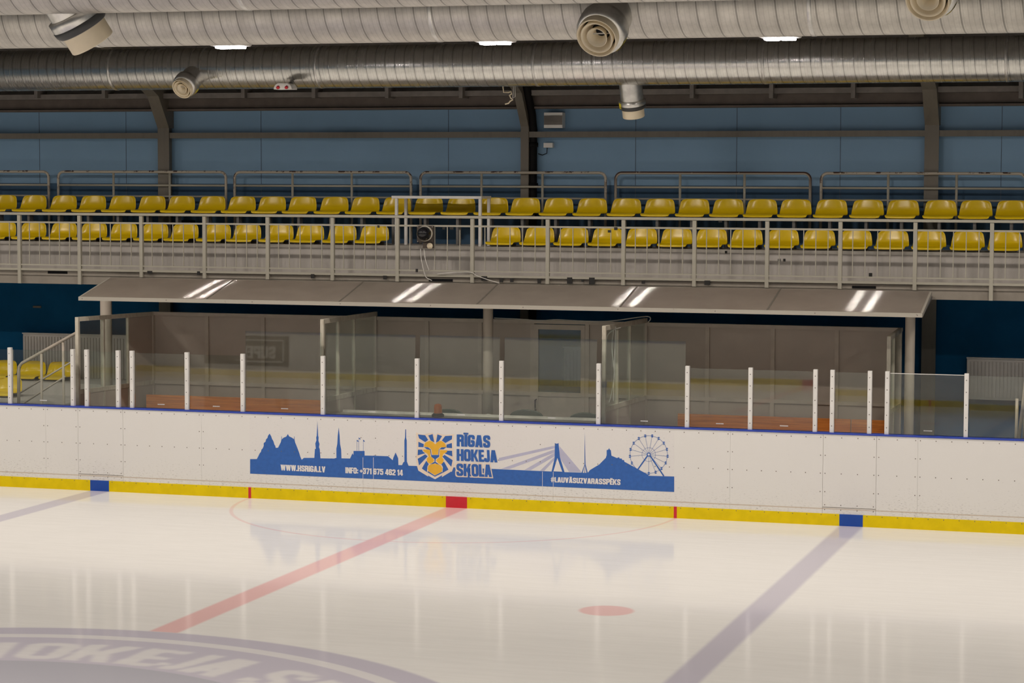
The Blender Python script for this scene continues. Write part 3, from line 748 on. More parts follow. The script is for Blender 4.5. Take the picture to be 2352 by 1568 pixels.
for (a, b, tall), tl, lb in zip(panes, tilt, plab):
    xa = a if isinstance(a, float) else ax(a, 900, PY)+.034
    xb = b if isinstance(b, float) else ax(b, 900, PY)-.034
    zt = 2.30 if tall else 1.955
    root = thing('glass_screen', lb, 'glass screen', ((xa+xb)/2, PY+.012, zpb), 'glass panes above the boards')
    o = MB().box(xa, xb, PY+.006, PY+.018, zpb, zt).build('sheet', M_GLASS, root)
    root.rotation_euler = (math.radians(tl), 0, 0)
    if 'bright top' in lb: MB().box(xa, xb, PY+.004, PY+.020, zt, zt+.008).build('top_edge', M_POSTW, root, 'bright top edge')
    if xb-xa > .45 and a != -9.2:
        cx_ = xa+(xb-xa)*.52; mb = MB(); x = cx_-.05
        while x < cx_+.05:
            wd = random.choice((.006, .010)); mb.box(x, x+wd, PY+.003, PY+.0055, zpb+.055, zpb+.067); x += wd+.002
        mb.build('etched_mark', M_MARK, root, 'small white maker mark')

# ------------------------------------------------------------------ player benches and booth
YB = 2.08; FLO = 0.30
ztop = 2.36
bw = thing('bench_back_wall', 'taupe panel wall with door along the back of the benches', 'partition', (0, YB, 0))
xL = ax(351, 800, YB); xR = ax(2066, 850, YB)
mull = [351, 475, 604, 735, 862, 980, 1102, 1222, 1348, 1482, 1624, 1774, 1921, 2063]
mx = [ax(p, 850, YB) for p in mull]
midz = az(1000, 897, YB)
for i, (a, b) in enumerate(zip(mx[:-1], mx[1:])):
    if i == 7: continue
    MB().box(a, b, YB+.03, YB+.055, midz, ztop).build('upper_panel', M_GREYWALL, bw)
    MB().box(a, b, YB+.03, YB+.055, 0, midz).build('lower_panel', M_GREYWALL, bw)
for x in mx: MB().box(x-.028, x+.028, YB, YB+.06, 0, ztop).build('mullion', M_GREYFRAME, bw)
MB().box(xL-.03, xR+.03, YB-.01, YB+.07, ztop, ztop+.05).build('top_rail', M_GREYFRAME, bw)
MB().box(xL, xR, YB-.002, YB+.06, midz-.025, midz+.025).build('middle_rail', M_GREYFRAME, bw)
a, b = mx[7]+.03, mx[8]-.03
dr = MB().box(a, a+.06, YB-.006, YB+.05, 0, ztop-.01).box(b-.06, b, YB-.006, YB+.05, 0, ztop-.01).box(a+.06, b-.06, YB-.006, YB+.05, ztop-.08, ztop-.01).box(a+.06, b-.06, YB-.006, YB+.05, midz-.03, midz+.03).box(a+.06, b-.06, YB+.01, YB+.035, .1, midz).build('door', M_GREYFRAME, bw)
MB().box(a+.06, b-.06, YB+.015, YB+.023, midz+.03, ztop-.08).build('door_window', M_DOORGLASS, dr, 'hazy blue window')
q = at(1226, 925, Y=YB-.03)
MB().tube([(a+.035, YB-.006, q.z+.05), (a+.035, YB-.06, q.z+.045), (a+.035, YB-.06, q.z-.1), (a+.035, YB-.006, q.z-.105)], .01, 8).build('door_handle', M_BLACK, dr)

def side_partition(fx, bx, yf, zf, zb, posts, label, solid_from=None):
    """side wall between benches: slanted in plan from front post to back wall"""
    A = Vector((fx, yf, 0)); B = Vector((bx, YB, 0)); d = B-A
    t = thing('side_partition', label, 'partition', (fx, yf, 0), 'glazed side walls between the benches')
    P = lambda u, z: A+d*u+Vector((0, 0, z))
    zz = lambda u: zf+(zb-zf)*u
    MB().bar(P(0, 0), P(0, zz(0)), .05, .05, up=(1, 0, 0)).build('front_post', M_PARTFRAME, t)
    MB().bar(P(1, 0), P(1, zz(1)), .05, .05, up=(1, 0, 0)).build('back_post', M_GREYFRAME, t)
    for u in posts:
        MB().bar(P(u, 0), P(u, zz(u)), .04, .04, up=(1, 0, 0)).build('middle_post', M_PARTFRAME, t)
    MB().bar(P(0, zz(0)-.03), P(1, zz(1)-.03), .045, .06).build('top_rail', M_PARTFRAME, t)
    zs = midz+.0
    MB().bar(P(0, zs), P(1, zs), .045, .06).build('sill_rail', M_PARTFRAME, t)
    MB().bar(P(0, zs/2), P(1, zs/2), .02, zs-.06).build('lower_panel', M_GREYWALL, t)
    us = [0]+list(posts)+[1]
    for u0, u1 in zip(us[:-1], us[1:]):
        if solid_from is not None and u0 >= solid_from:
            MB().bar(P(u0, (zs+zz(u0))/2-.02), P(u1, (zs+zz(u1))/2-.02), .02, zz(u0)-zs-.09).build('solid_panel', M_GREYWALL, t)
        else:
            MB().bar(P(u0, (zs+zz(u0))/2-.02), P(u1, (zs+zz(u1))/2-.02), .008, zz(u0)-zs-.09).build('glass', M_SIDEGLASS, t)
side_partition(ax(178, 760, .22), mx[0], .22, az(178, 728, .22), ztop+.05, (.33, .66), 'glazed side wall at the left end of the left bench, paint flaking', .6)
side_partition(ax(741, 760, .22), mx[4], .22, az(741, 733, .22), ztop+.12, (.28, .58), 'glazed side wall between the left bench and the beacon booth')
side_partition(ax(1388, 780, .22), mx[9], .22, az(1388, 748, .22), ztop+.11, (.3, .6), 'glazed side wall with hanging cables right of the booth door')
side_partition(ax(2042, 800, 1.1), mx[13]+.02, 1.1, az(2042, 772, 1.1), ztop+.05, (.4,), 'short glazed side wall at the right end of the right bench')

def wood_bench(pa, pb, py, joints, label):
    xa, xb = ax(pa, py, 1.72), ax(pb, py, 1.72); z1 = az((pa+pb)/2, py, 1.72)
    t = thing('wooden_bench', label, 'bench', ((xa+xb)/2, 1.6, 0), 'player benches')
    es = [xa]+[ax(j, py, 1.72) for j in joints]+[xb]
    for a, b in zip(es[:-1], es[1:]):
        MB().box(a+.006, b-.006, 1.70, 1.735, z1-.33, z1).build('backrest_board', M_WOOD, t, bevel=.005)
        MB().box(a+.006+(.3 if a == xa else 0), b-.006, 1.25, 1.66, z1-.56, z1-.52).build('seat_board', M_WOOD, t, bevel=.005)
    for x in [xa+.4, (xa+xb)/2, xb-.1]:
        MB().box(x-.03, x+.03, 1.3, 1.62, 0, z1-.56).box(x-.03, x+.03, 1.737, 1.80, 0, z1-.05).build('support', M_BRACKET, t)
wood_bench(336, 738, 912, (427,), 'long varnished wooden bench behind the left glass panes')
wood_bench(1556, 2034, 957, (1955,), 'long varnished wooden bench behind the right glass panes')

# scorekeeper desk, beacon, chairs
xa, xb = ax(762, 945, .55)+.06, ax(1368, 965, .55); zd = az(1000, 953, .75)
t = thing('scorekeeper_desk', 'long pale desk behind the boards in the booth', 'desk', ((xa+xb)/2, .55, 0))
MB().box(xa, xb, .25, .8, zd-.035, zd).build('desk_top', M_DESK, t, bevel=.006)
MB().box(xa, xb, .78, .80, zd-.15, zd-.035).build('apron', M_DESK, t)
for x in (xa+.1, (xa+xb)/2, xb-.1): MB().box(x-.03, x+.03, .3, .75, 0, zd-.035).build('leg', M_GREYFRAME, t)
MB().box(xa+.02, xb-.02, .76, .79, zd, zd+.03).build('rear_ledge', M_DESK, t)
q = at(1006, 949, Y=.55)
t = thing('beacon_light', 'amber rotating beacon standing on the booth desk', 'beacon', (q.x, .55, zd))
MB().lathe([(0, 0), (.085, 0), (.085, .03), (.06, .05), (0, .05)], (q.x, .55, zd), n=24).build('base', M_BLACK, t)
MB().lathe([(.057, .05), (.057, .06), (.053, .14), (.045, .168), (.02, .178), (0, .18)], (q.x, .55, zd), n=24).build('amber_dome', M_AMBER, t, 'amber dome')
MB().lathe([(.0, .05), (.025, .05), (.025, .13), (0, .13)], (q.x, .55, zd), n=12).build('reflector', M_GALV, t)
for i, (px, py, lab) in enumerate(((1030, 944, 'dark green chair back behind the amber beacon'), (1209, 948, 'dark green chair back in front of the booth door'), (1345, 955, 'dark green chair back beside the booth side wall'))):
    q = at(px, py-(8 if i else 5), Y=1.05)
    t = thing('booth_chair', lab, 'chair', (q.x, 1.0, 0), 'dark green chairs in the booth')
    top = q.z; out = [(q.x-.21, 1.04, top-.42), (q.x+.21, 1.04, top-.42)]
    out += [(q.x+.245*math.cos(a), 1.04, top-.13+.13*math.sin(a)**.8) for a in [PI*k/16 for k in range(17)]]
    MB().prism(out, (0, .035, 0)).build('backrest', M_CHAIRG, t, bevel=.01)
    MB().box(q.x-.22, q.x+.22, .86, 1.08, top-.46, top-.41).build('seat', M_CHAIRG, t, bevel=.015)
    for sx in (-.18, .18):
        for yy in (.88, 1.06): MB().tube([(q.x+sx, yy, 0), (q.x+sx, yy, top-.44)], .014, 8).build('leg', M_BRACKET, t)
def cable(name, pts, r, label, mat=None, cat='cable'):
    P = [Vector(p) for p in pts]; out = []
    for i in range(len(P)-1):
        a = P[max(i-1, 0)]; b = P[i]; c = P[i+1]; d = P[min(i+2, len(P)-1)]
        for k in range(5):
            u = k/5; out.append(.5*((2*b)+(c-a)*u+(2*a-5*b+4*c-d)*u*u+(3*b-a-3*c+d)*u**3))
    out.append(P[-1]); o = MB().tube(out, r, 6).build(name, mat or M_WHITECABLE); return tag(o, label, cat)
for k, (pts, lab) in enumerate(((((1117, 966), (1115, 956), (1120, 951), (1130, 953)), 'white cable loop on the desk left of the tall post'),
                                (((1214, 972), (1218, 961), (1228, 958), (1240, 962), (1246, 971)), 'white cable loop on the desk by the middle chair'))):
    cable('desk_cable', [at(x, y, Y=.82) for x, y in pts], .006, lab)
# hanging cables on the third side wall and along the booth's top rail
for k, pts in enumerate((((1410, 752), (1406, 800), (1411, 860), (1404, 905), (1399, 924)), ((1414, 750), (1412, 820), (1410, 880), (1409, 922)), ((1392, 790), (1396, 770), (1410, 757), (1426, 752)))):
    cable('hanging_cable', [at(x, y, Y=.62) for x, y in pts], .007, ('outer white cable hanging down inside the booth side wall', 'inner white cable hanging down inside the booth side wall', 'short white cable looped at the top of the booth side wall')[k])
cable('rail_cable', [at(x, y, Y=YB-.02) for x, y in ((1135, 730), (1200, 733), (1240, 736), (1280, 734), (1340, 737), (1400, 737), (1470, 728), (1490, 727), (1494, 733), (1488, 740))], .008, 'white cable lying along the top of the booth back wall')

# ------------------------------------------------------------------ canopy over the benches
CF = at(184, 680, Y=.3); CB = at(274, 634, Y=1.28); CFr = at(2117, 722, Y=.3); CBr = at(2139.5, 670, Y=1.28)
zf_ = (CF.z+CFr.z)/2; zb_ = (CB.z+CBr.z)/2; xl, xr = -5.73, 6.10
t = thing('bench_canopy', 'sloping grey canopy hung from the gallery over the benches', 'canopy', ((xl+xr)/2, .8, zf_))
seams = [xl]+[ax(p, 640+10*k, 1.28) for k, p in enumerate((540, 837, 1145, 1465, 1794))]+[xr]
d = Vector((0, .94, (zb_-zf_)*.96)); L = d.length; dn = d.normalized(); nn = Vector((0, -dn.z, dn.y))
NR = 46
for a, b in zip(seams[:-1], seams[1:]):
    mb = MB(); vs = []; sub = 8
    for j in range(NR*sub+1):
        s = j/(NR*sub); off = .0063*math.sin(2*PI*j/sub)
        for x in (a+.004, b-.004):
            p = Vector((x, .3, zf_))+d*s+nn*off; vs.append(p)
    mb.add(vs, [(2*j, 2*j+1, 2*j+3, 2*j+2) for j in range(NR*sub)], True)
    o = mb.build('canopy_panel', M_CANOPY, t); 
for x in seams[1:-1]:
    MB().bar(Vector((x, .3, zf_+.002)), Vector((x, .3, zf_+.002))+d, .022, .012).build('joint_strip', M_STEEL, t)
mb = MB().box(xl-.01, xr+.01, .27, .302, zf_-.048, zf_+.006)
mb.cur = 1
for k in range(10):
    x = xl+.05+(xr-xl-.1)*k/9
    mb.add([(x+.008*math.cos(2*PI*j/8), .2695, zf_-.02+.008*math.sin(2*PI*j/8)) for j in range(8)], [tuple(range(8))])
mb.build('front_edge', [M_CANFRAME, M_SCREW], t, 'rusting pale front edge')
for x in (xl, xr): MB().bar(Vector((x, .3, zf_-.02)), Vector((x, .3, zf_-.02))+d, .03, .05).build('end_bar', M_CANFRAME, t)
for x in seams: MB().bar(Vector((x, .32, zf_-.035)), Vector((x, YG+.02, 2.87)), .02, .03).build('bracket', M_BRACKET, t)

# ------------------------------------------------------------------ gallery railings
YRL = 1.268
rl = thing('gallery_railing', 'long cream front railing with thin bars along the gallery edge', 'railing', (0, YRL, 2.84))
post_px2 = [45, 183, 325, 470, 615, 764, 913, 1085, 1258, 1432, 1595, 1762, 1930, 2102, 2278]
rx = [ax(p, 575, YRL) for p in post_px2]; rx = [rx[0]-1.0]+rx+[rx[-1]+1.05]
for x in rx: MB().box(x-.025, x+.025, YRL-.02, YRL+.03, 2.96 if -5.8 < x < 6.2 else 2.84, 3.842).build('post', M_RAIL, rl)
MB().box(rx[0], rx[-1], YRL-.03, YRL+.03, 3.846, 3.884).build('top_rail', M_RAIL, rl, bevel=.008)
MB().box(rx[0], rx[-1], YRL-.01, YRL+.02, 3.728, 3.753).build('upper_bar', M_RAIL, rl)
MB().box(rx[0], rx[-1], YRL-.01, YRL+.02, 3.108, 3.128).build('lower_bar', M_RAIL, rl)
MB().box(rx[0], rx[-1], YRL-.012, YRL+.02, 3.034, 3.066).build('bottom_pipe', M_RAIL, rl)
for i, (a, b) in enumerate(zip(rx[:-1], rx[1:])):
    for k in range(5):
        x = a+(b-a)*(k+1)/6
        if i == 7 and k == 1: continue
        MB().box(x-.0055, x+.0055, YRL-.002, YRL+.010, 3.12, 3.735).build('baluster', M_RAIL, rl)
def scraps(lst, Y, wd=.03):
    for px, py, w_, h_ in lst:
        q = at(px, py, Y=Y); MB().box(q.x-w_/300, q.x+w_/300, Y-.016, Y-.012+.003, q.z-h_/300, q.z+h_/300).build('tape_scrap', M_TAPE, rl, 'black tape scrap')
scraps([(345, 625, 12, 6), (457, 627, 7, 8), (719, 634, 8, 9), (885, 637, 8, 8), (1113, 639, 13, 9), (1152, 643, 8, 9), (1176, 643, 7, 8), (1239, 645, 7, 10), (1309, 644, 11, 13), (1339, 644, 5, 5), (1360, 645, 12, 14),
        (1478, 648, 7, 6), (1625, 649, 12, 9)], YRL, .03)
scraps([(958, 621, 5, 7), (1020, 524, 6, 5), (1038, 524, 8, 5), (1056, 524, 6, 5), (1083, 509, 5, 9), (1400, 531, 6, 5), (1415, 525, 7, 6), (1655, 507, 7, 6), (870, 520, 5, 5)], YRL, .03)

# marks stuck on the riser behind the railing
for k, (px, py, lab) in enumerate(((1668, 579, 'black scrap stuck on the riser near its nosing'), (1790, 597, 'black scrap on the riser, left of a pair'), (1802, 597, 'black scrap on the riser, right of a pair'), (2000, 631, 'square black scrap low on the riser'))):
    q = at(px, py, Y=YR-.021 if k == 0 else YR); r = .018 if k < 3 else .025
    o = MB().box(q.x-r, q.x+r*.8, YR-.024 if k == 0 else YR-.004, YR-.0205 if k == 0 else YR-.0005, q.z-r, q.z+r).build('tape_scrap', M_TAPE); tag(o, lab, 'tape', 'black tape scraps on the riser')

YRR = 2.92
def arc_frame(xa, xb, z0, z1, r=.09):
    P = [Vector((xa, YRR, z0))]
    for k in range(7): a = PI-k*PI/12; P.append(Vector((xa+r+r*math.cos(a), YRR, z1-r+r*math.sin(a))))
    for k in range(7): a = PI/2-k*PI/12; P.append(Vector((xb-r+r*math.cos(a), YRR, z1-r+r*math.sin(a))))
    P.append(Vector((xb, YRR, z0))); return P
rr_ = [((-290, 112), (-20,)), ((134, 519), (261, 390)), ((539, 944), (672, 808)), ((966, 1391), (1106, 1246)), ((1414, 1861), (1562, 1710)), ((1886, 2356), (2040, 2197))]
rlab = ['cream rear rail frame cut off at the left edge', 'cream rear rail frame crossing the left steel column', 'cream rear rail frame between left and middle columns', 'cream rear rail frame crossing the middle column and drainpipe',
        'cream rear rail frame with rusty black top right of the middle column', 'cream rear rail frame crossing the right steel column']
for ((a, b), ps), lb in zip(rr_, rlab):
    xa, xb = ax(a, 430, YRR), ax(b, 430, YRR)
    t = thing('rear_railing', lb, 'railing', ((xa+xb)/2, YRR, ZT), 'cream rail frames behind the upper seats')
    MB().tube(arc_frame(xa, xb, ZT, 4.487), .021, 10).build('frame', M_REARBAD if 'rusty' in lb else M_REAR, t)
    MB().tube([(xa, YRR, 4.283), (xb, YRR, 4.283)], .016, 8).build('middle_rail', M_RAIL, t)
    MB().tube([(xa, YRR, 4.115), (xb, YRR, 4.115)], .016, 8).build('lower_rail', M_RAIL, t)
    for p in ps:
        x = ax(p, 430, YRR); MB().tube([(x, YRR, ZT), (x, YRR, 4.487)], .019, 8).build('post', M_RAIL, t)

# ------------------------------------------------------------------ seats
def seat_mesh(x, y, z, parent):
    """moulded stadium shell: pan, upstand, rounded top"""
    prof = [(-.205, -.014, .198), (-.207, .004, .208), (-.19, .018, .214), (-.10, .018, .220), (.0, .012, .226), (.08, .018, .228), (.13, .040, .228), (.16, .085, .224), (.175, .135, .217), (.185, .180, .208), (.192, .210, .196), (.196, .228, .172), (.198, .236, .13)]
    n = 14; vs = []; fs = []
    for j, (py, pz, hw) in enumerate(prof):
        for k in range(n+1):
            u = 2*k/n-1; e = u**4
            up = .006*e if j < 6 else 0.0
            fw = -(.010*u*u+.035*u**4) * max(0, min(1, (j-4)/3)) if j > 4 else 0
            vs.append((x+hw*u, y+py+fw, z+pz+up))
    for j in range(len(prof)-1):
        for k in range(n):
            a = j*(n+1)+k; fs.append((a, a+1, a+n+2, a+n+1))
    o = MB().add(vs, fs, True).build('shell', M_SEAT, parent)
    s = o.modifiers.new('thick', 'SOLIDIFY'); s.thickness = .012; s.offset = -1
    s = o.modifiers.new('smooth', 'SUBSURF'); s.levels = 1; s.render_levels = 1
    return o
row1 = [12, 81, 151, 220, 289, 360, 429, 503, 572, 646, 716, 790, 864, 1165, 1242, 1320, 1398, 1477, 1557, 1637, 1718, 1801, 1884, 1968, 2052, 2137, 2225, 2311]
row2 = [14, 82, 151, 218, 286, 354, 421, 491, 560, 629, 699, 772, 843, 915, 988, 1062, 1137, 1210, 1286, 1363, 1441, 1518, 1597, 1675, 1752, 1830, 1912, 1995, 2076, 2162, 2243, 2327]
Y1, Y2 = 2.18, 2.60; Z1 = ZT+.038; Z2 = 3.888
def seat_thing(x, y, z, low, label, group):
    t = thing('stadium_seat', label, 'seat', (x, y, z), group)
    seat_mesh(x, y, z, t)
    if low:
        MB().box(x-.15, x+.15, y-.15, y-.11, z-.036, z+.006).build('mounting_bracket', M_BRACKET, t)
        MB().box(x-.15, x+.15, y+.08, y+.12, z-.036, z+.006).build('mounting_bracket', M_BRACKET, t)
    else: MB().box(x-.02, x+.02, y-.06, y+.06, ZT, z-.05).box(x-.14, x+.14, y-.1, y+.1, z-.05, z-.004).build('mounting_bracket', M_BRACKET, t)
    return t
P1 = P2 = None
for i, px in enumerate(row1, 1):
    x = ax(px, 532, Y1+.17)
    lab = (ordinal(i)+' yellow seat from the left in the lower gallery row') if i <= 13 else (ordinal(i-13)+' yellow seat right of the table in the lower gallery row')
    if P1 is None: P1 = seat_thing(x, Y1, Z1, True, lab, 'yellow seats in the lower gallery row')
    else: dup(P1, (x, Y1, Z1), lab)
for i, px in enumerate(row2, 1):
    x = ax(px, 470, Y2+.17); lab = ordinal(i)+' yellow seat from the left in the upper gallery row'
    if P2 is None: P2 = seat_thing(x, Y2, Z2, False, lab, 'yellow seats in the upper gallery row')
    else: dup(P2, (x, Y2, Z2), lab)

# white table in the gap of the lower row
yt = 2.02; xa, xb = ax(899, 453, yt), ax(1109, 455, yt)-.02; zt = az(1000, 450, yt)
t = thing('press_table', 'tall white table standing in the gap of the lower seat row', 'table', ((xa+xb)/2, yt+.22, ZT))
MB().box(xa, xb, yt, yt+.46, zt-.038, zt).build('table_top', M_POSTW, t, bevel=.004)
for px in (911, 1103):
    x = ax(px, 520, yt+.03)
    for y in (yt+.03, yt+.43): MB().box(x-.02, x+.02, y-.02, y+.02, ZT, zt-.038).build('leg', M_POSTW, t)

# dome camera unit on the railing
yc = YRL-.02
q0 = at(959, 518, Y=yc); q1 = at(997, 557, Y=yc); qd = at(974, 536, Y=yc)
t = thing('dome_camera', 'black dome camera on a brown plate fixed to the front railing', 'camera', ((q0.x+q1.x)/2, yc, q1.z))
MB().box(q0.x, q1.x, yc-.03, yc, q1.z, q0.z).build('mounting_plate', M_BROWNBOX, t, bevel=.004)
cx_ = (q0.x+q1.x)/2+.012; cz_ = qd.z
MB().lathe([(.088, 0), (.108, .01), (.108, .05), (.094, .055), (.088, .03)], (cx_, yc-.03, cz_), (0, -1, 0), 32).build('bezel_ring', M_PARTFRAME, t, 'pale bezel ring')
MB().lathe([(.096, .0), (.099, .08), (.092, .125), (.072, .168), (.04, .193), (0, .2)], (cx_, yc-.03, cz_), (0, -1, 0), 32).build('dome', plain('smoked_dome', (.01, .01, .012), .06), t, 'glossy black dome')
qa, qb = at(974, 557, Y=yc), at(997, 570, Y=yc)
MB().box(qa.x, qb.x, yc-.06, yc, qb.z, qa.z-.001).build('junction_box', M_BROWNBOX, t)
qq = at(988, 564.5, Y=yc-.06)
MB().lathe([(0, 0), (.042, 0), (.042, .02), (0, .02)], (qq.x, yc-.06, qq.z), (0, -1, 0), 24).build('cap', M_NOZZLE, t, 'cream round cap')
for x, z in ((q0.x+.015, q0.z-.015), (q1.x-.015, q0.z-.015), (q0.x+.015, q1.z+.015)):
    MB().lathe([(0, 0), (.010, 0), (.006, .008), (0, .008)], (x, yc-.03, z), (0, -1, 0), 10).build('bolt', M_GALV, t)
cable('camera_cable', [at(x, y, Y=yc-.02) for x, y in ((966, 571), (967, 590), (971, 612), (976, 630), (980, 638), (992, 644))], .006, 'white cable hanging from the left of the dome camera')
cable('camera_cable', [at(x, y, Y=yc-.02) for x, y in ((974, 571), (976, 590), (980, 606), (986, 622))], .006, 'short white cable hanging under the dome camera')
cable('camera_cable', [at(x, y, Y=yc-.02) for x, y in ((1005, 629), (1040, 626), (1080, 625), (1095, 633), (1120, 642), (1147, 650))], .006, 'white cable drooping over the canopy right of the dome camera')

# ------------------------------------------------------------------ wall fittings
q0, q1 = at(1254, 259, Y=3.1), at(1296, 294, Y=3.1)
t = thing('wall_speaker', 'boxy grey speaker with pale bands high on the blue wall', 'speaker', ((q0.x+q1.x)/2, 3.1, q1.z))
MB().box(q0.x, q1.x, 3.0, WALLY, q1.z, q0.z).build('cabinet', M_POSTW, t)
h = q0.z-q1.z; mb = MB()
mb.box(q0.x+.003, q1.x-.003, 2.99, 3.0, q1.z+h*.2, q0.z-h*.2)
for k in range(7): mb.box(q0.x+.003, q1.x-.003, 2.985, 2.99, q1.z+h*(.22+.08*k), q1.z+h*(.25+.08*k))
mb.build('grille', M_PURLIN, t, 'dark grille')
q0, q1 = at(1250, 328, Y=3.1), at(1271, 339, Y=3.1)
t = thing('junction_box', 'small white box on the blue wall below the speaker', 'box', ((q0.x+q1.x)/2, 3.1, q1.z))
MB().box(q0.x, q1.x, 3.06, WALLY, q1.z, q0.z).build('housing', M_POSTW, t, bevel=.004)
MB().tube([at(1257, 339, Y=3.1), at(1256, 352, Y=3.1), at(1246, 356, Y=3.1), at(1236, 353, Y=3.1)], .006, 6).build('lead', M_BLACK, t)
q = at(428, 512, Y=2.9)
o = MB().box(q.x-.1, q.x+.1, 2.85, 3.0, ZT, q.z+.04).build('black_box', M_BLACK); tag(o, 'black box on the step below the left steel column', 'box')
q0, q1 = at(77, 702, Y=WALLY), at(95, 707, Y=WALLY)
o = MB().box(q0.x, q1.x, WALLY-.02, WALLY, q1.z, q0.z).build('wall_plate', M_STEEL); tag(o, 'small tan plate on the dark blue wall at far left', 'plate')

def radiator(xa, xb, z0, z1, label):
    y = 3.02; t = thing('wall_radiator', label, 'radiator', ((xa+xb)/2, y, z0), 'ribbed radiators on the lower wall')
    mb = MB().box(xa, xb, y+.02, y+.09, z0, z1); n = int((xb-xa)/.05)
    for k in range(n):
        x = xa+(xb-xa)*(k+.5)/n; mb.box(x-.017, x+.017, y, y+.02, z0+.03, z1-.04)
    mb.build('ribbed_panel', M_RADIATOR, t); MB().box(xa-.005, xb+.005, y-.005, y+.095, z1, z1+.015).build('top_grille', M_RADIATOR, t)
    for x in (xa+.15, xb-.15): MB().box(x-.02, x+.02, y+.09, WALLY, z0+.1, z1-.1).build('bracket', M_BRACKET, t)
radiator(ax(52, 800, 3.02), ax(291, 800, 3.02), az(52, 925, 3.02), az(52, 766, 3.02), 'ribbed radiator behind the yellow seats at the left')
radiator(ax(1294, 830, 3.02), ax(1400, 830, 3.02), az(1320, 889, 3.02), az(1320, 799, 3.02), 'ribbed radiator seen through the booth door window')
radiator(ax(2220, 870, 3.02), ax(2400, 880, 3.02), az(2230, 917, 3.02), az(2230, 823, 3.02), 'ribbed radiator on the dark wall at the far right')

# low stand at the left with seats and stair rail
zA = az(30, 905, 1.6); zB = az(80, 866, 2.5)
struct('floor_low_stand', MB().box(-10, -6.05, 1.0, 2.1, 0, zA-.04).box(-10, -6.05, 2.1, WALLY, 0, zB-.04), M_CONC)
for px, lab in ((25, 'yellow seat at the low left stand, nearest the boards'),):
    dup(P1, (ax(px, 880, 1.6+.17), 1.6, zA), lab)['group'] = 'yellow seats on the low left stand'
for px, lab in ((14, 'yellow seat at the far left of the low stand back row'), (80, 'yellow seat in the middle of the low stand back row'), (143, 'yellow seat by the stair top in the low stand back row')):
    dup(P1, (ax(px, 840, 2.5+.17), 2.5, zB), lab)['group'] = 'yellow seats on the low left stand'
yh = .75
t = thing('stair_rail', 'grey stair handrail rising to the right beside the low yellow seats', 'handrail', (ax(42, 926, yh), yh, 0))
MB().tube([at(43, 960, Y=yh), at(43, 852, Y=yh), at(44, 842, Y=yh), at(50, 834, Y=yh), at(165, 770, Y=yh), at(180, 762, Y=yh)], .024, 10).build('handrail', M_GREYFRAME, t)
for a, b in (((46, 902), (172, 826)), ((48, 930), (150, 864))): MB().tube([at(*a, Y=yh), at(*b, Y=yh)], .013, 8).build('infill_bar', M_GREYFRAME, t)
for px, py in ((95, 812), (145, 786)): MB().tube([at(px, py, Y=yh), Vector((ax(px, py, yh), yh, 0))], .02, 8).build('post', M_GREYFRAME, t)
t = thing('stair_rail', 'grey stair handrail at the far right edge behind the glass', 'handrail', (ax(2336, 1000, yh), yh, 0))
MB().tube([at(2333, 1040, Y=yh), at(2336, 915, Y=yh)], .02, 8).build('post', M_GREYFRAME, t)
MB().tube([at(2340, 1010, Y=yh), at(2352, 905, Y=yh), at(2362, 830, Y=yh)], .022, 8).build('handrail', M_GREYFRAME, t)
MB().tube([at(2352, 1010, Y=yh), at(2356, 860, Y=yh)], .02, 8).build('post', M_GREYFRAME, t)

# ------------------------------------------------------------------ ducts, nozzles, lamps
def duct(y, z, r, label, bands, mat):
    t = thing('ventilation_duct', label, 'duct', (0, y, z), 'spiral ventilation ducts under the roof')
    MB().lathe([(0, -20), (r, -20), (r, 24), (0, 24)], (0, y, z), (1, 0, 0), 96).build('spiral_tube', mat, t).location = (0, 0, 0)
    for x in bands:
        MB().lathe([(r, -.02), (r+.004, -.018), (r+.004, .018), (r, .02)], (x, y, z), (1, 0, 0), 64).build('joint_band', M_GALV, t)
    for x in [-12+4.0*k for k in range(8)]:
        MB().tube([(x, y, z+r-.01), (x, y, 6.95)], .012, 6).build('hanger', M_BRACKET, t)
    return t
YD1, YD2, YD3 = .5, -9.2, -12.2
zl = az(1176, 199, YD1)+.291; duct(YD1, zl, .288, 'dull spiral duct hanging nearest the gallery', [ax(p, 165, YD1) for p in (268, 740, 1237, 1760, 2315)], M_DUCT1)
zm = az(1176, 93.5, YD2)+.30; duct(YD2, zm, .30, 'pale spiral duct crossing the top of the picture, second from the gallery', [ax(p, 60, YD2) for p in (228, 1010, 1870)], M_DUCT2)
zn = az(700, 20.5, YD3)+.30; duct(YD3, zn, .30, 'spiral duct cut off by the top edge, nearest the camera', [ax(p, 10, YD3) for p in (570,)], M_DUCT2)

